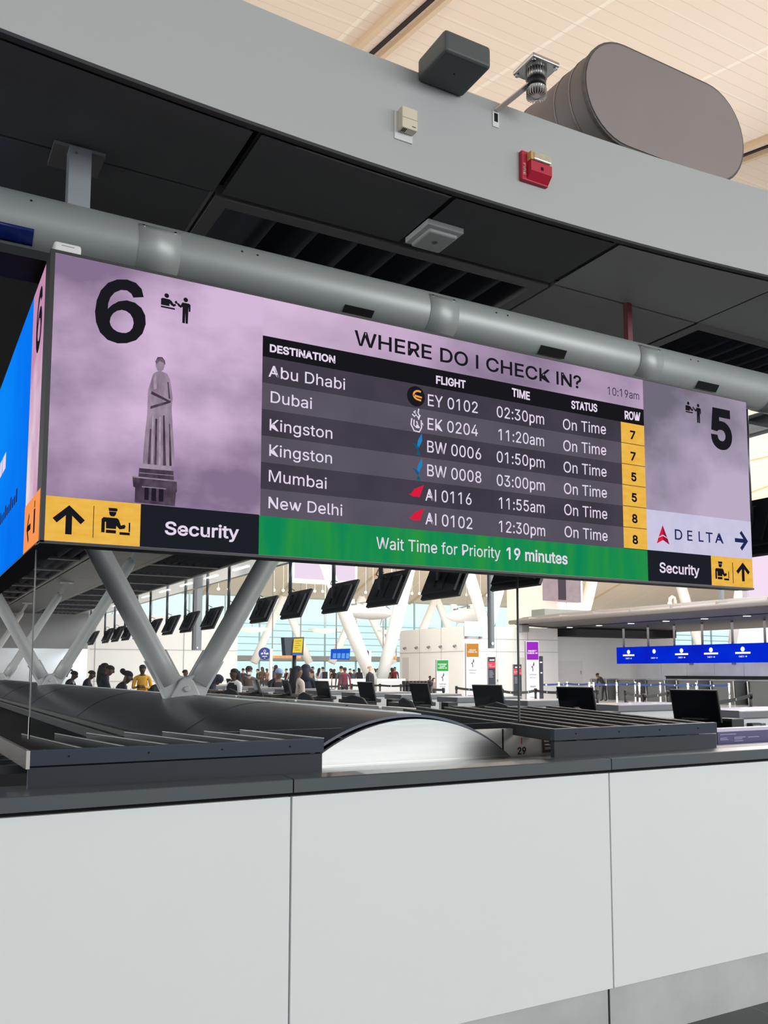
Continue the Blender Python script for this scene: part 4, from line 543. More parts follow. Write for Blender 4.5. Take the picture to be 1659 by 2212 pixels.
def words(m, f, off, *rows):
    for t, p0, p1, c in rows:
        nm = next(k for k, ok in KINDS_OF_TEXT if ok(t)); x = 0; W_ = text_width(t)-60; ws = t.split(' ')
        for w_ in ws:
            a = x/W_; b = (x+text_width(w_)-60)/W_
            part(nm, m, text_loops(w_, (p0[0]+(p1[0]-p0[0])*a, p0[1]+(p1[1]-p0[1])*a), (p0[0]+(p1[0]-p0[0])*b, p0[1]+(p1[1]-p0[1])*b), c), f, off); x += text_width(w_)+200
words(E_txt, F2, .0003,
 ('Abu Dhabi', (1.2545,2.7855), (1.5977,2.7843), .0475), ('Dubai', (1.2605,2.6801), (1.4459,2.6787), .0465), ('Kingston', (1.2579,2.5643), (1.5409,2.5652), .0465),
 ('Kingston', (1.258,2.4598), (1.5402,2.4596), .0465), ('Mumbai', (1.2575,2.3553), (1.5157,2.3495), .0465), ('New Delhi', (1.2577,2.2465), (1.5881,2.2432), .0465),
 ('EY 0102', (2.004,2.7773), (2.2785,2.7812), .0525), ('EK 0204', (2.0021,2.6688), (2.2758,2.6729), .0525), ('BW 0006', (1.9998,2.5658), (2.2952,2.5652), .0525),
 ('BW 0008', (1.9994,2.4582), (2.294,2.4558), .0525), ('AI 0116', (1.9938,2.347), (2.2399,2.3497), .0525), ('AI 0102', (1.9934,2.2409), (2.2433,2.2383), .0525),
 ('02:30pm', (2.3814,2.7797), (2.6641,2.7813), .0525), ('11:20am', (2.3863,2.6715), (2.662,2.6741), .0525), ('01:50pm', (2.3785,2.5647), (2.6629,2.5677), .0525),
 ('03:00pm', (2.3771,2.4543), (2.6617,2.4561), .0525), ('11:55am', (2.3848,2.3479), (2.6584,2.3481), .0525), ('12:30pm', (2.3834,2.2381), (2.6592,2.237), .0525),
 ('On Time', (2.7775,2.7743), (3.0562,2.7857), .053), ('On Time', (2.7773,2.6679), (3.0548,2.678), .053), ('On Time', (2.7769,2.5616), (3.0539,2.5678), .053),
 ('On Time', (2.7764,2.4553), (3.0528,2.4606), .053), ('On Time', (2.7757,2.3516), (3.052,2.3529), .053), ('On Time', (2.7755,2.2438), (3.0508,2.2418), .053),
 ('Wait Time for Priority', (1.7496,2.1168), (2.3935,2.1149), .05))
words(E_txt, F2, .0019, ('DESTINATION', (1.2565,2.8907), (1.5499,2.8928), .0295), ('FLIGHT', (2.0501,2.8869), (2.2081,2.889), .0345), ('TIME', (2.474,2.8941), (2.5775,2.8904), .0375),
 ('STATUS', (2.835,2.8876), (3.0005,2.8939), .038), ('ROW', (3.1856,2.8843), (3.2924,2.8896), .041),
 ('19 minutes', (2.4257,2.1158), (2.7902,2.111), .052), ('Security', (0.8513,2.1105), (1.1362,2.1142), .047), ('Security', (3.402,2.1063), (3.6889,2.1039), .05))
rd = []
for t_, p, q in (('7', (3.2196,2.7858), (3.2564,2.7857)), ('7', (3.2189,2.6744), (3.2557,2.6739)), ('5', (3.22,2.5673), (3.2567,2.5664)), ('5', (3.2195,2.4606), (3.2561,2.4593)),
                 ('8', (3.219,2.352), (3.2555,2.3502)), ('8', (3.2184,2.2439), (3.2548,2.2417))): rd += text_loops(t_, p, q, .041)
part('row_numbers', E_ink, rd, F2, .0026)
words(E_ink, F1, .0017, ('WHERE DO I CHECK IN?', (1.645,2.9917), (2.9,2.9971), .0625))
words(glow('led_plum', (60, 48, 72)), F1, .0002, ('10:19am', (3.0705,2.9953), (3.2931,3.0004), .041))
SIX = [[(0.7476,3.0111),(0.7393,3.041),(0.7174,3.0606),(0.685,3.0665),(0.6483,3.0589),(0.6155,3.0386),(0.5907,3.0041),(0.5771,2.9626),(0.5725,2.918),(0.5773,2.8794),(0.5928,2.8434),(0.6205,2.8199),(0.6569,2.8132),(0.6903,2.8201),(0.7237,2.838),(0.7472,2.8686),(0.758,2.9067),(0.7552,2.9409),(0.7407,2.9669),(0.7159,2.9827),(0.6855,2.9855),(0.6557,2.9753),(0.632,2.956),(0.618,2.9389),(0.6186,2.9597),(0.6251,2.9837),(0.6402,3.0057),(0.6629,3.0211),(0.685,3.0239),(0.7013,3.015),(0.7092,3.001)], [(0.6261,2.8903),(0.6292,2.9096),(0.6378,2.9256),(0.652,2.9382),(0.6683,2.9448),(0.6849,2.9436),(0.6999,2.935),(0.7096,2.92),(0.7132,2.9024),(0.7095,2.8828),(0.7,2.868),(0.6861,2.8588),(0.6709,2.8565),(0.6544,2.8579),(0.6396,2.8653),(0.6302,2.877)]]
part('big_number', E_ink, SIX, F1)
part('big_number', E_ink, text_loops('5', (3.8212,2.8268), (3.9868,2.8268), .203), F1, .0135)
# pictograms
ARW = [(100, 0), (200, 92), (174, 120), (120, 68), (120, 192), (80, 192), (80, 68), (26, 120), (0, 92)]
OFF = [[(42, 2), (98, 2), (102, 14), (96, 24), (46, 24)], [(46, 27), (95, 27), (90, 48), (80, 58), (60, 58), (50, 48)],
       [(0, 82), (12, 68), (100, 68), (112, 78), (126, 116), (148, 108), (158, 118), (150, 136), (118, 142), (96, 120), (95, 142), (30, 142), (29, 98), (22, 98), (22, 170), (0, 170)],
       rect(30, 150, 95, 172), rect(118, 160, 186, 178), rect(177, 92, 187, 156)]
AGT = [circle((33, 16), 14, 18), [(0, 40), (10, 34), (52, 36), (64, 44), (76, 60), (84, 56), (92, 64), (78, 76), (62, 70), (52, 60), (50, 78), (0, 78)], rect(0, 84, 84, 94), [(80, 44), (92, 34), (99, 47), (89, 57)],
       circle((148, 18), 14, 18), [(94, 52), (102, 46), (118, 58), (128, 38), (170, 38), (178, 46), (178, 88), (168, 88), (166, 60), (164, 165), (150, 165), (148, 100), (146, 165), (130, 165), (130, 66), (118, 74), (104, 66)]]
def icon(name, polys, p, k, m=E_ink, kx=None): return part(name, m, [place(q, p[0], p[1], k, kx) for q in polys], F2)
K1 = 0.000548
icon('pictogram', [ARW], (0.4528,2.1886), K1, kx=K1); icon('pictogram', OFF, (0.6199,2.1931), K1*1.0); part('pictogram_rule', E_ink, [rect(0.5908, 2.0773, 0.5932, 2.1938)], F2)
K2 = 0.000544
icon('pictogram', [ARW], (3.9789,2.194), K2, kx=K2); icon('pictogram', OFF, (3.8131,2.1903), K2*1.05); part('pictogram_rule', E_ink, [rect(3.9491, 2.0749, 3.9539, 2.1896)], F2)
K3 = 0.0006438
icon('pictogram', AGT, (0.8128,3.0455), K3); icon('pictogram', AGT, (3.627,3.0464), 0.0006584)
ra = [(192-y, x) for x, y in ARW]
part('pictogram', E_navy, [place(ra, 3.9769, 2.3709, K2*1.02)], F2)
# carrier emblems
part('emblem_letters', E_navy, sum([text_loops(c, p, q, .053) for c, p, q in (('D', (3.5153,2.2857), (3.573,2.2862)), ('E', (3.6072,2.2863), (3.6487,2.2868)), ('L', (3.6922,2.2874), (3.7308,2.2877)), ('T', (3.7502,2.2878), (3.8018,2.2877)), ('A', (3.8234,2.2893), (3.883,2.2897)))], []), F2, .001)
dk = 0.0011803; dp = (3.3867,2.3537)
E_red = glow('led_red', (214, 30, 62)); E_red2 = glow('led_dark_red', (150, 20, 60))
part('emblem', E_red, [place([(38, 0), (38, 42), (12, 54)], *dp, dk), place([(10, 58), (38, 48), (38, 66), (0, 84)], *dp, dk)], F2)
part('emblem', E_red2, [place([(38, 0), (64, 54), (38, 42)], *dp, dk), place([(38, 48), (66, 58), (76, 84), (38, 66)], *dp, dk)], F2)
ec = (1.9451,2.8102)
part('emblem', E_ink, [circle(ec, .046, 32)], F2)
a_ = [(.026*math.cos(t_), .028*math.sin(t_)) for t_ in (R(60+12*i) for i in range(17))]
part('emblem', glow('led_gold', (238, 160, 78)), [stroke([(ec[0]+.012+x*.95, ec[1]+.006+y*.7) for x, y in a_]+[(ec[0]+.026, ec[1]-.016)], .0085), stroke([(ec[0]-.012, ec[1]+.004), (ec[0]+.03, ec[1]-.002)], .0075)], F3)
kc = (1.9496,2.6964)
sq = [[(-26, 10), (-30, -14), (-14, -36), (12, -38), (24, -20), (22, 8)], [(-14, 6), (-16, -14), (-4, -22), (2, -8)], [(-2, 2), (6, -16), (14, -22)], [(-24, 26), (-12, 18), (-4, 26), (6, 16), (18, 26)], [(10, 50), (6, 34), (14, 22), (8, 8)], [(-6, 40), (-16, 34), (-6, 30)], [(30, -14), (28, -2)]]
part('emblem', E_txt, [stroke([(kc[0]+x*.001, kc[1]+y*.0012) for x, y in s_], .0062) for s_ in sq], F2)
for p in ((1.9506,2.5941), (1.9503,2.4819)):
    part('emblem', glow('led_azure', (30, 130, 196)), [[(p[0]+x*.001, p[1]+y*.001) for x, y in ((24, 52), (26, 20), (10, -12), (-2, -14), (4, 18))]], F2)
    part('emblem', glow('led_teal', (14, 92, 116)), [[(p[0]+x*.001, p[1]+y*.001) for x, y in ((8, -6), (-28, 6), (-12, -8), (-2, -20), (6, -30))], [(p[0]+x*.001, p[1]+y*.001) for x, y in ((4, -28), (14, -34), (16, -48), (-2, -46))]], F2)
for p in ((1.9489,2.3804), (1.9486,2.2756)):
    part('emblem', E_red, [[(p[0]+x*.001, p[1]+y*.001) for x, y in ((36, 34), (20, 28), (-14, 12), (-30, -10), (-42, -12), (-18, -22), (-4, -20), (14, -22), (22, 0))]], F2)
# picture of a draped stone figure on a pedestal
E_st = [glow('stone_mid', (128, 112, 130), 1, (160, 142, 160), 26, (1, 1, .4)), glow('stone_dark', (58, 48, 62), 1, (88, 74, 90), 30, (1, 1, .5)), glow('stone_light', (176, 158, 176), 1, (150, 132, 152), 24)]
fig = [(0.7856,2.6993),(0.7914,2.7198),(0.8069,2.7315),(0.8246,2.7332),(0.8439,2.7273),(0.8546,2.708),(0.8619,2.6724),(0.8667,2.6338),(0.8639,2.594),(0.8692,2.536),(0.8748,2.4651),(0.8785,2.4201),(0.8771,2.3713),(0.7617,2.3677),(0.7627,2.4188),(0.767,2.4897),(0.7725,2.5612),(0.7725,2.6064),(0.7737,2.6519)]
head = [(0.7994,2.7735),(0.808,2.7828),(0.8207,2.7851),(0.8298,2.7775),(0.8329,2.7583),(0.8282,2.7404),(0.8171,2.7293),(0.8055,2.7339),(0.7988,2.7498)]
part('picture_figure', E_st[0], [fig], F2); part('picture_figure', E_st[0], [head], F3)
for q_ in [[(0.797,2.7678),(0.8054,2.7863),(0.8231,2.7895),(0.8337,2.7768),(0.8354,2.76),(0.8275,2.7679),(0.8121,2.7718),(0.8011,2.7567)], [(0.7834,2.5048),(0.7896,2.5056),(0.7889,2.3695),(0.7789,2.3697)], [(0.8029,2.5462),(0.8104,2.5473),(0.8126,2.3697),(0.8039,2.3693)], [(0.8315,2.5632),(0.8378,2.5642),(0.8479,2.3712),(0.8365,2.3705)], [(0.8552,2.5341),(0.859,2.5346),(0.8694,2.3724),(0.8605,2.372)], [(0.7869,2.6507),(0.8529,2.6251),(0.8518,2.6171),(0.7841,2.6392)], [(0.7841,2.592),(0.8592,2.6261),(0.8595,2.6169),(0.7832,2.5808)], [(0.8447,2.6959),(0.8498,2.6954),(0.8578,2.6324),(0.8514,2.6314)]]: part('picture_shading', E_st[1], [q_], F3)
for q_ in [[(0.7913,2.5575),(0.7963,2.5582),(0.7988,2.372),(0.7926,2.3719)], [(0.8178,2.5548),(0.8241,2.5557),(0.8277,2.3708),(0.8201,2.3706)], [(0.7919,2.7003),(0.801,2.7149),(0.8055,2.6634),(0.7949,2.6585)]]: part('picture_shading', E_st[2], [q_], F3)
part('picture_pedestal', E_st[2], [[(0.7603,2.3707),(0.8669,2.3702),(0.8686,2.3555),(0.7534,2.3527)]], F2)
part('picture_pedestal', E_st[1], [[(0.7486,2.3509),(0.8763,2.3538),(0.8797,2.318),(0.8906,2.3178),(0.8922,2.276),(0.8885,2.2724),(0.8853,2.2194),(0.7357,2.2208),(0.736,2.2762),(0.7292,2.2786),(0.725,2.3179),(0.747,2.319)]], F2)
part('picture_openings', glow('stone_black', (34, 28, 38)), [[(0.7702,2.281),(0.7863,2.2807),(0.7864,2.2331),(0.7703,2.2335)], [(0.7962,2.2811),(0.8137,2.2809),(0.8138,2.2319),(0.7963,2.2328)], [(0.8237,2.2807),(0.8413,2.2806),(0.8413,2.232),(0.8237,2.2322)]], F3)
part('picture_ledge', E_st[0], [[(0.7262,2.318),(0.8912,2.3192),(0.8913,2.314),(0.7264,2.313)], [(0.7603,2.2837),(0.8501,2.284),(0.8502,2.2802),(0.7604,2.2799)], [(0.749,2.3345),(0.8779,2.3371),(0.878,2.3346),(0.7491,2.3319)]], F3)
# side screen running back along the island
SX = .414
SS = MB().box(SX, SX+.1, SY+.012, 9.5, 2.056, 3.118).build('side_cabinet', M_black, G)
def SD(a, b): return (SX-.0015, a, b)
def SD2(a, b): return (SX-.003, a, b)
def spart(name, m, loops, f=SD, off=0): mb = MB(); flat(mb, loops, f, off=off); return mb.build(name, m, SS, fix=False)
yb = 3.75
spart('side_picture', glow('side_pink', (196, 140, 176), 1, (232, 214, 226), 1.5, (1, 1, 1), .42, .6), [rect(SY+.012, 2.07, yb, 3.112)])
spart('side_banner', glow('side_orange', (248, 152, 84)), [rect(SY+.012, 2.057, yb, 2.245)], SD2)
spart('side_advert', glow('side_blue', (4, 104, 236), 1, (10, 134, 250), .5, (1, 1, 1)), [rect(yb, 2.06, 9.5, 3.112)])
def SD3(a, b): return (SX-.0045, a, b)
x6 = min(a for a, b in SIX[0])
spart('side_number', E_ink, [[(3.62-(a-x6)*.85, b) for a, b in lp] for lp in SIX], SD2)
spart('side_pictogram', E_ink, [[(2*3.6-a, b) for a, b in place([(y_, x_) for x_, y_ in ARW], 3.545, 2.20, .0006)], [(3.42, 2.10), (3.46, 2.10), (3.46, 2.19), (3.42, 2.19)], [(3.43, 2.195), (3.45, 2.195), (3.45, 2.22), (3.43, 2.22)]], SD3)
ad = []
for i, wd in enumerate((.16, .1, .2, .13)): ad.append(rect(4.62+sum((.18, .13, .22, .15)[:i]), 2.58, 4.62+sum((.18, .13, .22, .15)[:i])+wd, 2.66))
spart('advert_lettering', E_txt, ad, SD2)
ad = [rect(4.05+.075*i, 2.32, 4.05+.075*i+.05, 2.36+.02*(i % 3 == 0)) for i in range(11)]
spart('advert_lettering', E_navy, ad, SD2)

# glass screen between the counter and the board
t = thing('glass_screen', (1.56, 3.56, 1.3), 'clear glass screen with pale edges between counter and flight board', 'glass screen')
MB().box(.434, 2.682, 3.55, 3.562, 1.35, 2.07).build('pane', glass('clear_glass'), t)
for x, z0, z1 in ((.432, 1.35, 1.43), ): MB().box(x, x+.005, 3.549, 3.563, z0, z1).build('lit_edge', mat('glass_edge_bright', (220, 225, 215), .3), t)  # pale strip: light caught in the glass edge, painted bright
for x in (.433, 2.682): MB().box(x, x+.004, 3.549, 3.563, 1.35, 2.07).build('edge', mat('glass_edge', (96, 100, 102), .3), t)

# ---------------------------------------------------------------- monitors hanging over the desks
M_tv = mat('tv_back_plastic', (28, 31, 38), .4, .1, var=.08)
def hanging_monitor():
    t = thing('hanging_monitor', (0, 0, 0), 'x', 'monitor', 'monitors hanging under the canopy edge')
    a = R(24); ax = Vector((0, 1, 0)); up = Vector((math.sin(a), 0, math.cos(a))); nn = Vector((math.cos(a), 0, -math.sin(a)))
    MB().obox((0, 0, 0), ax*.46, up*.275, nn*.022).build('panel', M_plastic_b, t, bevel=.006)
    MB().obox(-nn*.05-up*.03, ax*.40, up*.2, nn*.03).build('back_housing', M_tv, t, bevel=.012)
    b = MB(); b.obox(-nn*.09-ax*.08, ax*.07, up*.19, nn*.012); b.obox(-nn*.09+ax*.12, ax*.03, up*.16, nn*.012); b.build('wall_mount', M_black, t)
    h = MB(); h.tube([-nn*.03+up*.2+ax*.3, -nn*.13+up*.2+ax*.3, -nn*.13+up*.29+ax*.3, -nn*.03+up*.29+ax*.3], .009, 8); h.build('cable_loop', M_black, t)
    MB().obox(nn*.0235, ax*.44, up*.255, nn*.0012).build('screen', glow('screen_white_blue', (150, 170, 210), .6), t)
    MB().tube([(-.12, 0, .1), (-.12, 0, 1.0)], .032, 14).build('drop_pole', mat('pole_paint', (96, 100, 106), .35, .4), t)
    MB().box(-.15, -.09, -.03, .03, -.02, .16).build('pole_clamp', M_black, t)
    return t
HM = hanging_monitor()
RAT = [.79, 1.05, 1.31, 1.569, 1.827, 2.087, 2.381, 2.643, 2.93, 3.174, 3.46, 3.733, 4.02, 4.28, 4.528, 4.774, 5.02, 5.44]
for i, r_ in enumerate(RAT):
    o = HM if i == 0 else copy_tree(HM)
    o.location = (6.2, 6.2*r_, 2.79)
    if i == 1: o.location.z = 2.8
    o['label'] = ('black monitor hanging at the right edge of the photo beside the flight board' if i == 0 else 'black monitor hanging under the canopy, %s in the row counting from the near end' % NTH[i])

# ---------------------------------------------------------------- check-in desks, their screens and chairs
M_slab = mat('desk_slab_grey', (128, 130, 136), .3, .1, var=.04, coat=.3); M_desk = mat('desk_white', (226, 226, 228), .35, var=.02)
def desk():
    t = thing('check_in_desk', (0, 0, 0), 'x', 'desk', 'check-in desks behind the conveyor cover')
    MB().box(0, 1.15, 0, .55, 1.145, 1.225).build('counter_top', M_slab, t, bevel=.012)
    MB().box(.02, 1.13, .03, .52, 0, 1.145).build('desk_body', M_desk, t)
    d = MB(); d.box(.14, .27, -.03, .03, .985, 1.105); DS = d.build('weigh_display', M_plastic_b, t, bevel=.004)
    d = MB(); d.box(.155, .255, -.033, -.029, 1.035, 1.09); d.build('display_window', mat('lcd_grey', (122, 132, 130), .3), DS)
    d = MB(); d.box(.155, .255, -.033, -.029, .995, 1.01); d.build('display_strip', M_plastic_w, DS)
    d = MB(); d.box(.28, .35, -.02, .03, 1.0, 1.1); d.build('card_reader', mat('reader_blue_grey', (78, 100, 120), .35), t, bevel=.004)
    MB().box(.05, .11, .01, .03, 1.03, 1.07).build('socket_plate', M_plastic_w, t)
    MB().box(-.92, -.34, .02, .36, 1.11, 1.165).build('work_shelf', mat('shelf_edge', (58, 54, 52), .5, var=.04), t, bevel=.01)
    MB().box(-.88, -.4, .06, .34, .0, 1.11).build('shelf_cabinet', mat('cabinet_black', (22, 24, 30), .5), t)
    p = MB(); p.box(-.22, -.05, -.1, .08, 1.0, 1.16); p.build('label_printer', M_plastic_b, t, bevel=.01)
    return t
DK = desk()
for k_ in range(13):
    o = DK if k_ == 0 else copy_tree(DK); o.location = (6.95, 5.79+1.62*k_, 0)
    o['label'] = 'white check-in desk with grey top, %s in the row counting from the near end' % NTH[k_]
def desk_monitor():
    t = thing('desk_monitor', (0, 0, 0), 'x', 'monitor', 'computer monitors on the check-in desks')
    a = R(-14); up = Vector((math.sin(a), 0, math.cos(a))); nn = Vector((math.cos(a), 0, -math.sin(a))); ax = Vector((0, 1, 0)); c = Vector((0, 0, .12))
    MB().obox(c, ax*.23, up*.15, nn*.012).build('panel', M_plastic_b, t, bevel=.004)
    MB().obox(c+nn*.028-up*.02, ax*.17, up*.1, nn*.016).build('back_housing', M_black, t, bevel=.01)
    MB().obox(c-nn*.0126, ax*.218, up*.138, nn*.0006).build('screen', mat('dark_screen', (16, 18, 26), .15), t)
    s_ = MB(); s_.bar((.05, 0, 0), c+nn*.03, .05, .02); s_.box(-.06, .13, -.11, .11, 0, .012); s_.build('stand', M_plastic_b, t)
    return t
DM = desk_monitor()
for k_ in range(9):
    o = DM if k_ == 0 else copy_tree(DM); o.location = (6.32, 5.74+1.62*k_, 1.165); o.rotation_euler = (0, 0, R(14-4*k_+5*((k_*7) % 3)))
    o['label'] = 'dark computer monitor on the %s check-in desk from the near end' % NTH[k_]
def chair():
    t = thing('office_chair', (0, 0, 0), 'x', 'chair', 'office chairs behind the check-in desks')
    M_ch = mat('chair_fabric', (26, 27, 32), .7, var=.1, scale=30)
    pr = [(-.22, 0), (.22, 0), (.25, .2), (.23, .38), (.15, .5), (0, .54), (-.15, .5), (-.23, .38), (-.25, .2)]
    MB().prism(pr, lambda p, q, s_: (-.22-q*.16-s_+.5*p*p, p, .74+q), 0, .06, smooth=False).build('backrest', M_ch, t, bevel=.015)
    MB().box(-.24, .24, -.24, .24, .60, .67).build('seat', M_ch, t, bevel=.03)
    MB().bar((-.15, 0, .6), (-.26, 0, .9), .06, .03).build('back_bar', M_plastic_b, t)
    MB().tube([(0, 0, .1), (0, 0, .6)], .03, 12).build('gas_lift', M_plastic_b, t)
    for i in range(5):
        a = 2*math.pi*i/5; MB().tube([(0, 0, .11), (.3*math.cos(a), .3*math.sin(a), .07)], [.03, .018], 8).build('leg', M_plastic_b, t)
        MB().ball((.3*math.cos(a), .3*math.sin(a), .032), .032).build('castor', M_plastic_b, t)
    for s_ in (-1, 1): MB().box(-.1, .14, s_*.26-.03, s_*.26+.03, .84, .87).build('armrest', M_plastic_b, t, bevel=.01)
    return t
CH = chair()
for k_ in range(8):
    o = CH if k_ == 0 else copy_tree(CH); o.location = (5.6+.06*((k_*5) % 3), 6.05+1.62*k_, 0); o.rotation_euler = (0, 0, R(-20+14*((k_*3) % 5)))
    o['label'] = 'black office chair behind the %s check-in desk from the near end' % NTH[k_]
B_ = thing('baggage_rail', (3.95, 9, 0), 'low steel edge of the baggage belt beside the dark conveyor cover', 'baggage belt')
for i in range(4): MB().box(3.9, 3.98, 5.3+2.0*i, 7.24+2.0*i, 1.19, 1.275).build('rail_section', M_steel, B_)
MB().box(3.98, 4.7, 5.3, 13.2, 1.16, 1.19).build('belt', M_plastic_b, B_); MB().box(3.92, 4.68, 5.35, 13.1, 0, 1.16).build('belt_base', M_black, B_)

# ---------------------------------------------------------------- service poles hanging from the canopies
for (x, y, z0, z1, wd, lb) in ((6.9, 23.2, 2.15, 3.9, .22, 'grey steel service pole hanging in front of the white wall left of the glazing'), (6.62, 9.34, 1.887, 3.72, .07, 'slim grey service pole hanging near the glass screen edge'), (34, 29.1, 4.9, 8.2, .22, 'grey service pole on the wing canopy behind the right end of the flight board')):
    t = thing('service_pole', (x, y, z0), lb, 'pole')
    MB().box(x-wd/2, x+wd/2, y-wd*.35, y+wd*.35, z0, z1).build('channel', mat('service_grey', (134, 138, 140), .4, .4), t)
    MB().box(x-wd/2-.004, x-wd/6, y-wd*.36, y-wd*.3, z0, z1).build('cable_slot', M_frame, t)
    MB().lathe((x, y-wd*.36, z0+.06), [(.02, 0), (.02, .01)], 10, axis=(0, -1, 0)).build('bolt', M_screw, t)
    MB().box(x-wd, x+wd, y-wd, y+wd, z1, z1+.02).build('top_flange', M_frame, t)

# ---------------------------------------------------------------- belt stanchions
M_st = mat('stanchion_black', (22, 23, 28), .4, .2); M_belt = mat('belt_black', (24, 25, 30), .8); M_chrome = mat('chrome', (225, 225, 225), .12, 1); M_bluebelt = mat('belt_blue', (38, 66, 120), .7)
def row(pts, post, belt, name_lab, group, hs=(.93, .55), close=None, rad=.042, H=.97):
    for i, p in enumerate(pts):
        p = Vector((p[0], p[1], 0)); t = thing('belt_stanchion', p, name_lab % NTH[i], 'stanchion', group)
        MB().lathe(p, [(.17, 0), (.17, .012), (.1, .03), (rad, .05)], 18).build('base', post, t)
        MB().tube([p+Vector((0, 0, .03)), p+Vector((0, 0, H))], rad, 12).build('post', post, t)
        MB().lathe(p+Vector((0, 0, H-.04)), [(rad*1.25, -.08), (rad*1.35, 0), (rad*1.25, .07), (rad*.6, .075)], 12).build('belt_head', post, t)
        if i+1 < len(pts):
            q = Vector((pts[i+1][0], pts[i+1][1], 0))
            for h in hs:
                b = MB(); N_ = 6
                for s_ in range(N_):
                    u0, u1 = s_/N_, (s_+1)/N_; z0 = h-.025*4*u0*(1-u0); z1 = h-.025*4*u1*(1-u1)
                    b.bar(p.lerp(q, u0)+Vector((0, 0, z0)), p.lerp(q, u1)+Vector((0, 0, z1)), .008, .085)
                b.build('belt', belt, t)
            b = MB(); d = (q-p).normalized(); c = p.lerp(q, .46)+Vector((0, 0, hs[0]-.025)); b.obox(c, d*.035, Vector((-d.y, d.x, 0))*.006, Vector((0, 0, .028))); b.build('belt_tag', M_plastic_w, t)
row([(20.243,16.462,1.0),(15.001,13.128,1.0),(17.097,15.14,1.0),(18.841,16.964,1.0),(20.407,19.607,1.0),(17.012,17.166,1.0),(20.234,21.221,1.0)], M_st, M_belt, 'black belt stanchion in the right queue, %s counting from the right edge', 'black stanchions in the right queue', (.93, .62, .34))
row([(19.937,22.203,1.0),(20.364,23.722,1.0),(17.921,21.745,1.0),(19.144,24.408,1.0),(16.856,22.344,1.0),(17.68,24.329,1.0),(17.996,26.005,1.0),(19.318,29.645,1.0)], M_st, M_belt, 'black belt stanchion in front of the tall banners, %s from the right', 'black stanchions in front of the banners', (.93, .62))
row([(16.829,26.661,1.0),(18.025,30.372,1.0),(19.806,34.966,1.0),(19.667,36.694,1.0),(18.518,37.339,1.0),(16.281,35.409,1.0),(14.032,32.617,1.0)], M_st, M_belt, 'black belt stanchion left of the green banner, %s from the right', 'black stanchions left of the green banner', (.93, .55))
row([(16.135,26.401,1.25),(16.009,26.472,1.25),(15.897,26.535,1.25),(15.785,26.598,1.25),(15.687,26.653,1.25),(15.575,26.716,1.25),(15.463,26.779,1.25),(15.352,26.842,1.25)], M_st, M_belt, 'round-topped black post of the close-set cluster, %s from the right', 'cluster of round-topped black posts', (.7,), rad=.07, H=1.22)
row([(29.268,24.813,1.1),(29.197,26.444,1.1),(27.82,25.627,1.1),(28.997,28.275,1.1),(27.118,27.613,1.1),(29.22,30.012,1.1),(27.344,29.204,1.1),(26.465,29.698,1.1),(26.307,29.787,1.1),(26.527,31.526,1.1),(25.147,30.44,1.1),(24.109,31.023,1.1)], M_chrome, M_bluebelt, 'chrome stanchion with a blue belt, %s from the right', 'chrome stanchions with blue belts', (1.02,), H=1.07)

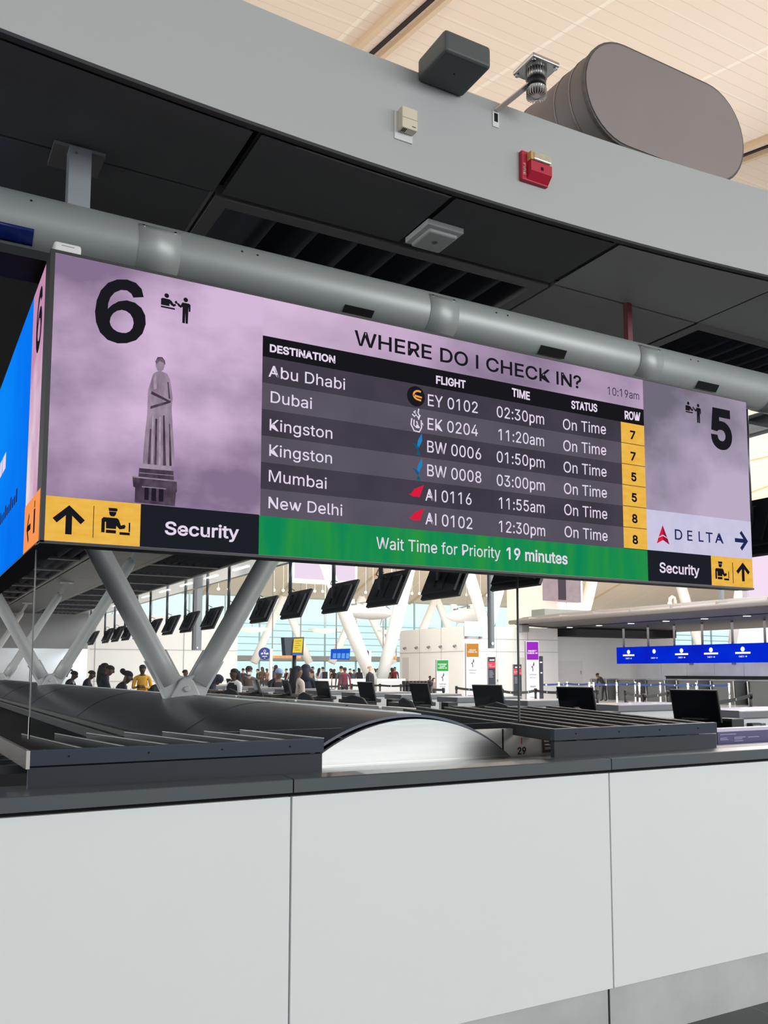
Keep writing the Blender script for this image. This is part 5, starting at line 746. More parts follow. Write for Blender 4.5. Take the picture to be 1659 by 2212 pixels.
# ---------------------------------------------------------------- tall banners
def totem(name, label, p, wd, h, head, headcol, lines, logo, bands, body=(222, 228, 238), emit=True):
    x, y = p[0], p[1]; t = thing(name, (x, y, 0), label, 'banner stand')
    dx = Vector((math.cos(R(-29)), math.sin(R(-29)), 0)); dn = Vector((-dx.y, dx.x, 0)); c0 = Vector((x, y, 0))
    def F(a, b, o=0): return c0+dx*a-dn*(.051+o)+Vector((0, 0, b))
    MB().obox(c0+Vector((0, 0, h/2)), dx*wd/2, dn*.05, Vector((0, 0, h/2))).build('board', mat('board_%d_%d_%d' % body, body, .45), t)
    MB().obox(c0+Vector((0, 0, .01)), dx*(wd/2+.05), dn*.16, Vector((0, 0, .01))).build('foot', M_plastic_b, t)
    MB().obox(c0-dx*(wd/2+.02)+Vector((0, 0, h/2)), dx*.02, dn*.055, Vector((0, 0, h/2))).build('edge_strip', M_frame, t)
    b = MB(); flat(b, [rect(-wd/2+.02, h-head, wd/2-.01, h-.02)], lambda a, c: F(a, c, .001)); b.build('header', glow('header_%d_%d_%d' % headcol, headcol, .95) if emit else mat('header_%d_%d_%d' % headcol, headcol, .5), t)
    b = MB(); n_ = len(lines); ch = .052
    for i, s_ in enumerate(lines):
        W_ = text_width(s_)*ch/509*1.0; W_ = min(W_, wd*.86); flat(b, text_loops(s_, (-W_/2, h-head*.62-(i-(n_-1)/2)*ch*1.5), (W_/2, h-head*.62-(i-(n_-1)/2)*ch*1.5), ch), lambda a, c: F(a, c, .002), off=.004)
    if lines: b.build('header_lettering', glow('banner_white', (255, 245, 250), 1), t)
    if logo:
        k = .0026; cy = h-head-.3
        bird = [[(0, 0), (22, 30), (34, 70), (26, 100), (22, 120), (12, 84), (4, 50)], [(4, 44), (-30, 20), (-34, 26), (-6, 4), (-2, -30), (-8, -50), (4, -60), (12, -44), (10, -14)]]
        b = MB(); flat(b, [[(px*k*.8, cy+py*k*.8) for px, py in q] for q in bird], lambda a, c: F(a, c, .001)); b.build('emblem', mat('plum_emblem', (92, 40, 84), .5), t)
        b = MB()
        for i, s_ in enumerate(('Caribbean', 'Airlines')):
            W_ = wd*(.62 if i == 0 else .46); flat(b, text_loops(s_, (-W_/2, cy-.26-.11*i), (W_/2, cy-.26-.11*i), .055), lambda a, c: F(a, c, .001), off=.001)
        b.build('carrier_lettering', mat('slate_lettering', (104, 104, 132), .5), t)
    for (z0, z1, col, a0, a1) in bands:
        b = MB(); flat(b, [[(a0*wd, z0), (a1*wd, z0), (a1*wd+(.1*wd if len(col) > 3 else 0), z1), (a0*wd+(.1*wd if len(col) > 3 else 0), z1)]], lambda a, c: F(a, c, .001)); b.build('colour_band', mat('band_%d_%d_%d' % col[:3], col[:3], .5), t)
    return t
pur = [(.0, .62, (150, 44, 172), -.4, .25), (.3, .62, (150, 150, 190, 1), -.45, -.38), (.1, .62, (150, 210, 230, 1), .3, .36)]
totem('banner_totem', 'green topped economy check-in banner with a bird emblem', (19.836,31.5,0.624), .50, 2.06, .47, (66, 190, 84), ['ECONOMY', 'CLASS', 'CHECK-IN'], True, pur)
totem('banner_totem', 'orange topped online check-in banner with a bird emblem', (20.327,30.0,0.652), .52, 2.72, .56, (226, 152, 60), ['ONLINE', 'CHECK-IN'], True, pur)
totem('banner_totem', 'purple topped priority check-in banner right of the glass screen', (20.261,26.0,0.744), .46, 2.68, .68, (166, 52, 200), ['PRIORITY', 'CHECK-IN'], True, [(1.0, 1.06, (150, 154, 170), -.22, .22), (.88, .92, (150, 154, 170), -.16, .16), (.62, .66, (160, 164, 178), -.24, .24), (.5, .53, (160, 164, 178), -.12, .12)])
blk = (30, 34, 48)
def black_totem(label, p, wd, h):
    b = [(h-.17, h-.10, (230, 230, 230), -.3, .36), (h-.52, h-.22, (190, 34, 60), -.48, .48), (h-.46, h-.40, (250, 225, 230), -.45, .4), (h-.39, h-.33, (250, 225, 230), -.45, 0)]+[(h-.66-.07*i, h-.635-.07*i, (140, 146, 160), -.38, .1+.08*(i % 3)) for i in range(5)]
    return totem('banner_totem', label, p, wd, h, .12, (24, 24, 30), [], False, b, blk, emit=False)
black_totem('tall black banner with a red band right of the orange banner', (24.117,34.0,0.938), .34, 2.24)
black_totem('shorter black banner with a red band at the glass screen edge', (27.104,36.0,0.887), .40, 1.92)
t = totem('banner_totem', 'thin dark banner edge showing behind the purple banner', (21.434,27.0,1.057), .17, 2.16, .1, (24, 24, 30), [], False, [(1.9, 1.95, (220, 220, 225), -.2, .3), (1.5, 1.55, (220, 220, 225), -.1, .3)], blk, emit=False)

# ---------------------------------------------------------------- signs above the far crowd
def disc_sign(label, p, r_):
    x, y, z = p; t = thing('round_sign', (x, y, 0), label, 'sign'); dx = Vector((math.cos(R(-24)), math.sin(R(-24)), 0)); dn = Vector((-dx.y, dx.x, 0)); c = Vector(p)
    MB().lathe(c, [(r_, 0), (r_, .06)], 36, axis=-dn).build('disc', mat('sign_blue', (40, 62, 140), .4), t)
    def F(a, b): return c-dn*.062+dx*a+Vector((0, 0, b))
    b = MB(); flat(b, [circle((0, r_*.42), r_*.2, 24), circle((0, r_*.42), r_*.13, 24)], F); W_ = r_*1.15; flat(b, text_loops('CLEAR', (-W_/2, -r_*.12), (W_/2, -r_*.12), r_*.24), F, off=.012)
    flat(b, [rect(-r_*.4, -r_*.5, r_*.4, -r_*.38), rect(-r_*.08, -r_*.78, r_*.08, -r_*.68)], F); b.build('lettering', M_plastic_w, t)
    q = c+dx*r_*1.0; MB().tube([(q.x, q.y, 0), (q.x, q.y, z+r_*.8)], .09, 12).build('post', M_plastic_w, t); return t
disc_sign('round dark blue sign reading CLEAR on a white post, left of the yellow board', (17.113,45.0,2.515), .33)
disc_sign('round dark blue sign reading CLEAR on a white post, right of the blue kiosk board', (24.127,47.0,2.533), .33)
t = thing('info_display', (12.58,30.0,0), 'black pole display with a bright yellow notice above the queue', 'display')
a, b, c, d = [(12.144,30.0,2.801),(12.923,30.0,2.833),(12.894,30.0,2.157),(12.206,30.0,2.151)]
dn = Vector((.48, -.87, 0))*.02
m = MB(); m.add([a, b, c, d]+[Vector(p)-dn*8 for p in (a, b, c, d)], [(3, 2, 1, 0), (4, 5, 6, 7), (0, 1, 5, 4), (1, 2, 6, 5), (2, 3, 7, 6), (3, 0, 4, 7)]); m.build('housing', mat('display_black', (44, 50, 68), .4), t)
a, b, c, d = [(12.474,29.97,2.756),(12.838,29.97,2.779),(12.789,29.97,2.256),(12.426,29.97,2.253)]
m = MB(); m.add([Vector(p)+dn*2 for p in (a, b, c, d)], [(3, 2, 1, 0)]); sc_ = m.build('notice', glow('notice_yellow', (242, 212, 70), 1), t, fix=False)
m = MB()
for i, (u0, u1) in enumerate(((.1, .8), (.15, .6), (.1, .75), (.1, .5), (.2, .7))):
    z = .15+.16*i; A = Vector(d).lerp(Vector(a), 1-z)+dn*3; Bq = Vector(c).lerp(Vector(b), 1-z)+dn*3; z2 = z+.04; A2 = Vector(d).lerp(Vector(a), 1-z2)+dn*3; B2 = Vector(c).lerp(Vector(b), 1-z2)+dn*3
    m.add([A.lerp(Bq, u0), A.lerp(Bq, u1), A2.lerp(B2, u1), A2.lerp(B2, u0)], [(0, 3, 2, 1)])
m.build('notice_lines', mat('notice_brown', (120, 96, 40), .6), sc_, fix=False)
m = MB(); a, b, c, d = [(12.434,29.9,2.226),(12.759,29.9,2.23),(12.742,29.9,2.162),(12.434,29.9,2.16)]; m.add([a, b, c, d], [(3, 2, 1, 0)]); m.build('blue_strip', glow('strip_blue', (70, 110, 230), 1), t, fix=False)
p = (12.611,30.15,2.157); MB().tube([(p[0], p[1], 0), p], .075, 12).build('pole', M_plastic_b, t)
t = thing('overhead_board', (23.984,50.0,2.635), 'bright blue overhead board with four pale panels above the crowd', 'sign')
a, b, c, d = [(23.411,50.0,2.944),(24.688,50.0,2.989),(24.628,50.0,2.294),(23.384,50.0,2.315)]
m = MB(); bk = Vector((0, .15, 0)); m.add([a, b, c, d]+[Vector(p)+bk for p in (a, b, c, d)], [(3, 2, 1, 0), (4, 5, 6, 7), (0, 1, 5, 4), (1, 2, 6, 5), (2, 3, 7, 6), (3, 0, 4, 7)]); m.build('housing', glow('board_blue', (26, 92, 214), .9), t)
m = MB(); A, Bq, Cq, Dq = map(Vector, (a, b, c, d))
for i in range(4):
    u0, u1 = .06+.24*i, .24+.24*i; m.add([(A.lerp(Bq, u)).lerp(Dq.lerp(Cq, u), v)+Vector((0, -.02, 0)) for u, v in ((u0, .42), (u1, .42), (u1, .9), (u0, .9))], [(3, 2, 1, 0)])
m.build('pale_panel', glow('board_pale', (110, 170, 246), .9), t, fix=False)
MB().box(a[0]+.3, a[0]+.36, a[1]+.05, a[1]+.11, a[2], roof_z(a[1])+.1).build('hanger', M_frame, t)
for lb, q in (('orange overhead banner between the round sign and the yellow board', [(21.465,55.0,2.602),(23.472,55.0,2.619),(23.474,55.0,2.403),(21.468,55.0,2.42)]), ('orange overhead banner beside the white corner wall', [(29.77,55.0,2.64),(30.815,55.0,2.648),(30.815,55.0,2.387),(29.77,55.0,2.413)])):
    t = thing('overhead_banner', q[0], lb, 'sign'); m = MB(); m.add(list(q)+[Vector(p)+bk for p in q], [(3, 2, 1, 0), (4, 5, 6, 7), (0, 1, 5, 4), (1, 2, 6, 5), (2, 3, 7, 6), (3, 0, 4, 7)]); m.build('panel', mat('banner_orange', (222, 140, 66), .5), t)
    m = MB()
    for i in range(6): u0, u1 = .08+.14*i, .19+.14*i; A, Bq, Cq, Dq = map(Vector, q); m.add([(A.lerp(Bq, u)).lerp(Dq.lerp(Cq, u), v)+Vector((0, -.02, 0)) for u, v in ((u0, .35), (u1, .35), (u1, .65), (u0, .65))], [(3, 2, 1, 0)])
    m.build('lettering', M_frame, t, fix=False)
    for p in q[:2]: MB().box(p[0]-.03, p[0]+.03, p[1]+.05, p[1]+.11, p[2]-.05, roof_z(p[1])+.1).build('hanger', M_frame, t)
BAR = [((19.79,44.0,1.168),(20.559,44.0,1.164)),((20.67,44.0,1.164),(21.06,44.0,1.162)),((21.509,44.0,1.16),(22.882,44.0,1.154)),((23.406,44.0,1.152),(25.226,44.0,1.144))]
for i, (a, b) in enumerate(BAR):
    t = thing('queue_barrier', (a[0], a[1], 0), 'low white barrier panel in front of the crowd, %s from the left' % NTH[i], 'barrier', 'white barriers in front of the crowd')
    MB().box(a[0], b[0], 44, 44.12, .06, a[2]).build('panel', M_plastic_w, t); MB().box(a[0]+.05, b[0]-.05, 43.98, 44, .2, a[2]-.12).build('inset', mat('barrier_inset', (196, 196, 200), .5), t)
    for x in (a[0]+.1, b[0]-.1): MB().box(x-.04, x+.04, 43.95, 44.2, 0, .06).build('foot', M_frame, t)

# ---------------------------------------------------------------- far walls and glazing
w1 = MB(); w1.box(-9, 12.12, 35, 35.4, 0, 3.76); w1.build('wall_left', M_hallwhite)['kind'] = 'structure'
jl = MB()
for x in (6.5, 9.9): jl.box(x-.012, x+.012, 34.985, 35, 0, 3.76)
for z in (1.2, 2.42): jl.box(6.3, 12.12, 34.985, 35, z-.012, z+.012)
tag(jl.build('trim_20', mat('panel_joint_grey', (176, 174, 172), .6)), kind='structure')
t = thing('steel_wall_cladding', (0, 34.9, 0), 'bright reflective steel wall panels low at the far left', 'wall cladding')
for x0, x1 in ((-8.9, -3), (-2.97, 1.2), (1.23, 4.2), (4.23, 6.2)): MB().box(x0, x1, 34.9, 34.98, 0, 2.42).build('steel_panel', mat('mirror_steel', (232, 234, 236), .18, .75, var=.1, scale=1.5, bump=.02), t)
MB().box(-8.9, 6.2, 34.86, 34.99, 2.42, 3.76).build('grey_wall_band', mat('wall_band_grey', (150, 150, 152), .5), t)  # grey band across the wall above the steel panels
gw = bpy.data.objects.new('window_1', None); COL.objects.link(gw); gw['kind'] = 'structure'; gw.location = (40, 75, 0)
M_mull = mat('glazing_frame', (176, 196, 200), .4, .3)
fm = MB()
for x in [12+3.2*i for i in range(24)]: fm.box(x-.05, x+.05, 74.9, 75.1, 0, 8.3)
for z in (3.4, 4.0, 4.6, 5.2, 5.8): fm.box(-10, 90, 74.95, 75.05, z-.04, z+.04)
fm.box(-10, 90, 74.6, 75.2, 2.45, 2.95)
fm.build('window_frame', M_mull, gw)
MB().box(-10, 90, 75.0, 75.02, 0, 6.1).build('window_pane', glass('window_glass', (236, 250, 252), .05), gw)
def frosted():
    m = bpy.data.materials.new('frosted_glass'); m.use_nodes = True; nt = m.node_tree; n = nt.nodes; l = nt.links; n.remove(n['Principled BSDF'])
    a = n.new('ShaderNodeBsdfTransparent'); a.inputs[0].default_value = lin((246, 252, 249)); b = n.new('ShaderNodeBsdfTranslucent'); b.inputs[0].default_value = lin((226, 238, 232)); x = n.new('ShaderNodeMixShader'); x.inputs[0].default_value = .06
    l.new(a.outputs[0], x.inputs[1]); l.new(b.outputs[0], x.inputs[2]); l.new(x.outputs[0], n['Material Output'].inputs[0]); return m
MB().box(-10, 90, 75.0, 75.02, 6.1, 8.3).build('frosted_band', frosted(), gw)
hd = MB(); hd.box(11, 90, 73, 74.8, 2.5, 2.9); tag(hd.build('trim_21', mat('door_header_grey', (150, 154, 156), .5)), kind='structure')
ap = MB(); ap.box(-40, 140, 76, 200, -.4, -.3); tag(ap.build('apron_ground', mat('pale_apron', (214, 216, 214), .8)), kind='structure')
# white corner block
cw = MB(); cw.box(27, 33.6, 40.7, 47.8, 0, 4.06); cw.box(33.6, 44, 41.6, 48, 0, 4.0); tag(cw.build('wall_middle', M_hallwhite), kind='structure')
jl = MB(); jl.box(26.985, 27, 40.7, 47.8, 2.66, 2.69); jl.box(27, 33.6, 40.685, 40.7, 2.66, 2.69); jl.box(27, 33.6, 40.685, 40.7, 3.36, 3.39)
for x in (29.2, 31.4): jl.box(x-.015, x+.015, 40.685, 40.7, 0, 4.06)
for y in (43, 45.4): jl.box(26.985, 27, y-.015, y+.015, 0, 4.06)
tag(jl.build('trim_22', MATS['panel_joint_grey']), kind='structure')
for i, y in enumerate((47.0, 45.6, 44.2, 42.9, 41.4)):
    t = thing('wall_spotlight', (26.95, y, 2.98), 'small black spotlight on the white corner wall, %s from the left' % NTH[i], 'spotlight', 'spotlights on the white corner wall')
    MB().tube([(27, y, 3.0), (26.9, y, 3.0), (26.82, y, 2.93)], [.05, .06, .09], 10).build('lamp_head', M_frame, t); MB().lathe((27, y, 3.0), [(.08, 0), (.08, .03)], 12, axis=(-1, 0, 0)).build('base', M_plastic_w, t)
for nm, x0, x1, z1 in (('door_1', 28.6, 29.3, 2.35), ('door_2', 30.7, 31.5, 2.35)):
    d = MB().box(x0, x1, 40.66, 40.7, 0, z1).build(nm, mat('door_grey', (206, 203, 200), .5)); d['kind'] = 'structure'; MB().box(x1-.12, x1-.06, 40.62, 40.66, 1.0, 1.12).build('door_handle', M_steel, d)
d = MB().box(33.8, 36.2, 41.55, 41.6, 0, 2.2).build('door_3', mat('door_white', (224, 222, 218), .5)); d['kind'] = 'structure'; MB().box(36.0, 36.06, 41.5, 41.55, 1.4, 1.6).build('door_handle', M_steel, d)
d = MB().box(26.95, 27, 46.6, 47.4, 0, 2.4).build('door_4', mat('door_grey', (206, 203, 200), .5)); d['kind'] = 'structure'; MB().box(26.9, 26.95, 46.7, 46.8, 1, 1.12).build('door_handle', M_steel, d)
t = thing('glass_camera_panel', (27.506,39.0,3.996), 'pale blue glass panel standing on top of the white corner wall', 'glass panel')
a, b = [(26.99,39.0,3.49),(28.21,39.0,4.313)]; MB().box(a[0], b[0], 40.55, 40.6, a[2], b[2]).build('pane', mat('pale_blue_glass', (186, 214, 216), .2), t)
for x in (a[0]+.15, b[0]-.15): MB().box(x-.06, x+.06, 40.5, 40.68, a[2]-.1, a[2]).build('clamp', M_frame, t)
t = thing('wall_speaker', (29.917,39.0,3.929), 'grey box speaker on the white wall above the purple banner', 'speaker')
a, b = [(30.693,40.4,3.795),(31.225,40.4,4.202)]; MB().box(a[0], b[0], 40.3, 40.6, a[2], b[2]).build('housing', mat('speaker_mid_grey', (128, 130, 132), .5), t, bevel=.03); MB().box(a[0]+.1, b[0]-.1, 40.6, 40.7, a[2]+.1, b[2]-.1).build('mount', M_frame, t)
# tall panelled block with a pink screen, above the right canopy
tw = MB(); tw.box(40.5, 42.823, 49, 55, 0, 10.2); tag(tw.build('wall_right', M_hallwhite), kind='structure')
jl = MB()
for z in (5.0, 6.5, 8.0): jl.box(40.5, 42.823, 48.985, 49, z-.015, z+.015)
for x in (41.3,): jl.box(x-.015, x+.015, 48.985, 49, 0, 10.2)
tag(jl.build('trim_23', MATS['panel_joint_grey']), kind='structure')
t = thing('wall_screen', (40.836,48.9,7.291), 'muted pink wall screen with a dark vertical strip, high behind the right canopy', 'screen')
a, b = [(39.122,48.8,6.492),(42.489,48.8,8.693)]; sc_ = MB().box(a[0], b[0], 48.8, 48.95, a[2], b[2]).build('panel', glow('wall_screen_pink', (196, 176, 180), .9, (186, 166, 172), 2), t)
a, b = [(40.402,48.75,6.539),(41.079,48.75,8.611)]; MB().box(a[0], b[0], 48.75, 48.8, a[2]+.05, b[2]).build('dark_strip', glow('strip_plum', (96, 84, 92), .9), sc_)
t = thing('wall_beam', (40.06,47.0,5.292), 'dark grey beam on the tall white block behind the right canopy', 'beam')
a, b = [(38.13,47.5,4.915),(42.939,47.5,5.797)]; MB().box(a[0], b[0], 47.5, 48.95, a[2], b[2]).build('beam_body', mat('beam_grey', (112, 120, 118), .5), t); MB().box(b[0], b[0]+.6, 47.6, 48.9, a[2]+.4, b[2]+.1).build('end_bracket', M_frame, t)

# ---------------------------------------------------------------- second island on the right: canopy, blue screens, counters
def wing(p, q, s_): return (p, s_, q)
t = thing('wing_canopy', (36, 30, 4.2), 'long grey wing-shaped canopy with downlights over the blue screens', 'canopy')
pr = [(30.6, 4.34), (31.2, 4.2), (33, 4.12), (36, 4.1), (43.6, 4.1), (45.4, 4.3), (44.5, 4.7), (39, 5.0), (34, 4.98), (31.6, 4.7), (30.75, 4.46)]
MB().prism(pr, wing, 18, 41.3, smooth=False).build('wing_body', mat('wing_metal', (84, 81, 81), .5, .2, var=.1, scale=1.5), t)
MB().tube([(30.55, 18, 4.36), (30.55, 41.2, 4.36)], .13, 14).build('edge_tube', mat('wing_edge', (124, 120, 118), .45, .3), t)
MB().box(33.2, 43.6, 18, 41.2, 4.08, 4.1).build('soffit', mat('wing_soffit', (42, 41, 47), .5, .1), t)
MB().box(34, 42, 39.5, 41.4, 3.62, 4.09).build('end_fascia', M_void, t)
for i in range(9): MB().box(30.45, 31.7, 18.5+2.6*i, 18.58+2.6*i, 4.40, 4.56).build('edge_fin', mat('wing_fin', (160, 154, 152), .4, .5), t)
M_dl = glow('downlight_white', (255, 250, 240), 6)
for i in range(9): MB().lathe((33.6, 20+2.45*i, 4.075), [(.17, 0), (.17, .03)], 16).build('downlight', M_dl, t)
t = thing('blue_screen_row', (36, 33, 2.95), 'row of bright blue screens reading CHECK-IN under the wing canopy', 'display')
M_bs = glow('screen_blue', (2, 44, 214), 1, (10, 30, 190), .6)
ye = [38.4-1.95*i for i in range(11)]
for i in range(10):
    y1, y0 = ye[i], ye[i+1]
    s_ = MB().box(36, 36.15, y0+.004, y1-.004, 2.0, 2.94).build('screen', M_bs, t)
    def F(a, b): return (35.99, a, b)
    yc = (y0+y1)/2; L = []
    L += [circle((yc, 2.66), .12, 20)]
    if i != 1: L += [rect(yc-.45, 2.43, yc+.45, 2.52)]
    b = MB(); flat(b, L, F); flat(b, [[(2*yc-a, c) for a, c in lp] for lp in text_loops('CHECK-IN', (yc-.24, 2.26), (yc+.24, 2.26), .085)], F, off=.01); b.build('screen_lettering', glow('screen_white', (255, 250, 255), 1.2), s_)
for i in range(11):
    MB().tube([(36.1, 37.9-1.9*i, 2.94), (36.1, 37.9-1.9*i, 4.085)], .06, 10).build('hanger', M_frame, t)
for i in range(9):
    y = 38.2-2.15*i; t = thing('service_counter', (34.6, y, 0), 'grey service counter with silver edges under the blue screens, %s from the left' % NTH[i], 'counter', 'grey counters under the blue screens')
    MB().box(34.4, 35.4, y-.75, y+.55, 0, 1.12).build('counter_body', mat('counter_grey', (112, 116, 116), .5), t)
    MB().box(34.35, 35.5, y-.8, y+.6, 1.12, 1.18).build('counter_top', mat('counter_top_grey', (150, 152, 152), .4), t)
    for yy in (y-.78, y+.58): MB().bar((34.38, yy, 0), (34.3, yy, 1.12), .05, .06).build('edge_trim', M_chrome, t)
    MB().box(35.0, 35.3, y-1.25, y-.85, .0, 1.05).build('bag_well', M_plastic_b, t)
t = thing('steel_back_wall', (44, 34, 0), 'brushed steel back wall panels behind the blue screens', 'wall cladding')
for i in range(6): MB().box(40.0, 40.1, 40.9-2.0*(i+1), 40.88-2.0*i, 0, 2.9).build('steel_panel', mat('back_steel', (226, 227, 232), .35, .5, var=.15, scale=1.2, bump=.03), t)
for i, (y, z) in enumerate(((36.4, 1.95), (33.4, 1.95))): MB().box(39.95, 40, y, y+.25, z, z+.14).build('socket_plate', M_frame, t)
wl = MB(); wl.box(40.0, 40.2, 14, 28.9, 0, 2.9); tag(wl.build('wall_back', M_hallwhite), kind='structure')
cb = MB(); cb.box(38.4, 39.9, 20, 37, .0, 1.28); t = thing('dark_back_counter', (39, 28, 0), 'long dark back counter behind the grey service counters', 'counter'); cb.build('counter_body', mat('dark_counter', (36, 36, 42), .4), t)
MB().box(38.3, 39.95, 20, 37, 1.28, 1.32).build('counter_top', M_plastic_b, t)

# ---------------------------------------------------------------- white raking columns of the hall
def rake(label, y, base, tops, r0=.34, r1=.22):
    t = thing('hall_column', base, label, 'column'); 
    for p in tops: MB().tube([base, Vector(base).lerp(Vector(p), .5), p], [r0*.8, r0, r1], 18).build('strut', M_plastic_w, t)
    return t
rake('white V-shaped hall column rising behind the blue overhead board', 45, (23.971,45.0,0.261), [(26.408,45.0,8.684),(20.256,45.0,8.275)], .40, .3)
rake('white A-shaped roof strut behind the yellow pole display', 62, (24.983,62.0,7.099), [(22.728,62.0,2.177),(27.147,62.0,2.196)], .3, .3)
rake('white A-shaped roof strut above the white V-shaped hall column', 62, (31.563,62.0,7.367), [(28.998,62.0,2.204),(34.441,62.0,2.228)], .3, .3)
rake('white A-shaped roof strut behind the white corner wall', 62, (38.457,62.0,7.647), [(35.933,62.0,2.234),(41.06,62.0,2.256)], .34, .34)
rake('white raking hall column right of the hanging grey pole', 42, (31.242,44.5,3.822), [(32.921,44.5,9.058),(29.2,44.5,9.658)], .36, .3)
rake('white raking hall column above the grey beam', 47, (49.015,57.0,3.476), [(51.843,57.0,12.196)], .5, .45)
rake('white raking hall column under the second line of the roof', 56, (66.901,60.0,3.766), [(63.184,60.0,13.35)], .5, .45)
rake('white raking hall column left of the pink wall sign', 50, (47.627,40.0,3.385), [(49.333,40.0,9.932)], .34, .3)
# uplight discs and hanging pods
for i, (p, r_) in enumerate((((26.597,58.0,4.511), 1.22), ((21.123,58.0,4.451), 1.22), ((32.059,58.0,4.529), 1.08))):
    t = thing('reflector_disc', p, ['wide white light reflector disc in the middle of the glazing', 'white light reflector disc at the left of the glazing', 'white light reflector disc beside the white corner wall'][i], 'light reflector')
    MB().lathe(p, [(.05, -.28), (r_*.6, -.16), (r_, .04), (r_*.98, .08), (.05, .1)], 32).build('disc', mat('reflector_white', (226, 226, 222), .5), t); MB().tube([p, (p[0], p[1], roof_z(p[1])-.02)], .04, 8).build('stem', M_plastic_w, t)
for i, (a, b) in enumerate((((23.006,48.0,5.198), (26.728,48.0,5.149)), ((29.128,46.0,4.941), (32.522,46.0,5.073)))):
    a = Vector(a); b = Vector(b); t = thing('hanging_pod', a.lerp(b, .5), ['white torpedo-shaped hanging pod in front of the glazing', 'white torpedo-shaped hanging pod above the white corner wall'][i], 'hanging light')
    MB().tube([a.lerp(b, u) for u in (0, .06, .18, .35, .6, .8, .93, 1)], [.02, .14, .33, .44, .46, .38, .2, .03], 20).build('pod_body', mat('pod_white', (214, 212, 212), .4), t)
    for u in (.32, .8):
        c = a.lerp(b, u); MB().prism([(-.5, -.75), (.15, -.2), (.2, .5), (-.2, .5), (-.15, -.2)], lambda p, q, s_: (c.x+p*.5, c.y+s_, c.z+q), -.06, .06).build('fin', MATS['pod_white'], t)
    MB().tube([a.lerp(b, .2)+Vector((0, 0, .4)), a.lerp(b, .5)+Vector((0, 0, .62)), a.lerp(b, .85)+Vector((0, 0, .4)), b+Vector((0, 0, 0))], .04, 8).build('cable_rail', M_frame, t)
    for u in (.2, .6): c = a.lerp(b, u); MB().box(c.x-.18, c.x+.18, c.y-.1, c.y+.1, c.z+.45, c.z+.72).build('lamp', M_plastic_w, t)
    MB().tube([a.lerp(b, .5)+Vector((0, 0, .4)), Vector((a.lerp(b, .5).x, a.lerp(b, .5).y, roof_z(a.lerp(b, .5).y)+.1))], .03, 6).build('suspension', M_frame, t)
t = thing('wall_sign', (21.006,46.0,7.321), 'pale pink lit sign hanging left above the glazing, under the flight board', 'sign')
a, b = [(18.94,46.0,6.554),(23.161,46.0,8.86)]; fr_ = MB().box(a[0], b[0], 46.05, 46.4, a[2], b[2]).build('frame', M_plastic_w, t)
a, b = [(19.208,45.98,6.775),(23.0,45.98,8.846)]; MB().box(a[0], b[0], 46.0, 46.05, a[2], b[2]).build('lit_face', glow('pink_sign', (246, 222, 244), 1), t)
t = thing('wall_sign', (45.856,36.0,6.918), 'pale pink lit sign at the right edge below the flight board', 'sign')
a, b = [(44.373,36.0,5.7),(50.861,36.0,9.246)]; MB().box(a[0], b[0], 36.05, 36.4, a[2], b[2]).build('frame', mat('sign_frame_grey', (170, 166, 176), .4), t)
a, b = [(44.519,35.98,5.816),(50.824,35.98,9.122)]; MB().box(a[0], b[0], 36.0, 36.05, a[2], b[2]).build('lit_face', MATS['pink_sign'], t)
# row of small lamps along the far roof edge
pts = [(20.286,63.0,7.593),(21.062,63.0,7.61),(22.531,63.0,7.643),(24.627,63.0,7.69),(25.379,63.0,7.707),(27.293,63.0,7.75),(27.995,63.0,7.766),(28.665,63.0,7.781),(29.501,63.0,7.799),(32.445,63.0,7.865),(33.116,63.0,7.88),(36.742,63.0,7.961),(37.453,63.0,7.977),(42.151,63.0,8.082),(42.867,63.0,8.098),(43.589,63.0,8.115),(44.319,63.0,8.131),(45.055,63.0,8.147),(46.799,63.0,8.186)]
for i, p in enumerate(pts):
    t = thing('roof_lamp', p, 'tiny round warm lamp along the far roof edge, %s from the left' % NTH[i], 'lamp', 'small lamps along the far roof edge')
    MB().ball(p, .11).build('bulb', glow('lamp_warm', (255, 246, 214), 3), t); MB().tube([p, (p[0], p[1], roof_z(p[1])+.1)], .03, 6).build('stem', M_plastic_w, t)
t = thing('swan_neck_lamp', (31.859,30.0,4.407), 'white swan-neck lamp standing on the wing canopy', 'lamp')
pp = [Vector(p) for p in [(33.979,32.0,4.501),(34.003,32.0,5.062),(33.946,32.0,5.247),(33.818,32.0,5.289),(33.686,32.0,5.214),(33.643,32.0,4.955)]]
MB().tube(pp, .09, 10).build('pole', mat('lamp_cream', (240, 228, 206), .5), t); MB().ball(pp[-1], .12).build('lamp_head', MATS['lamp_cream'], t)

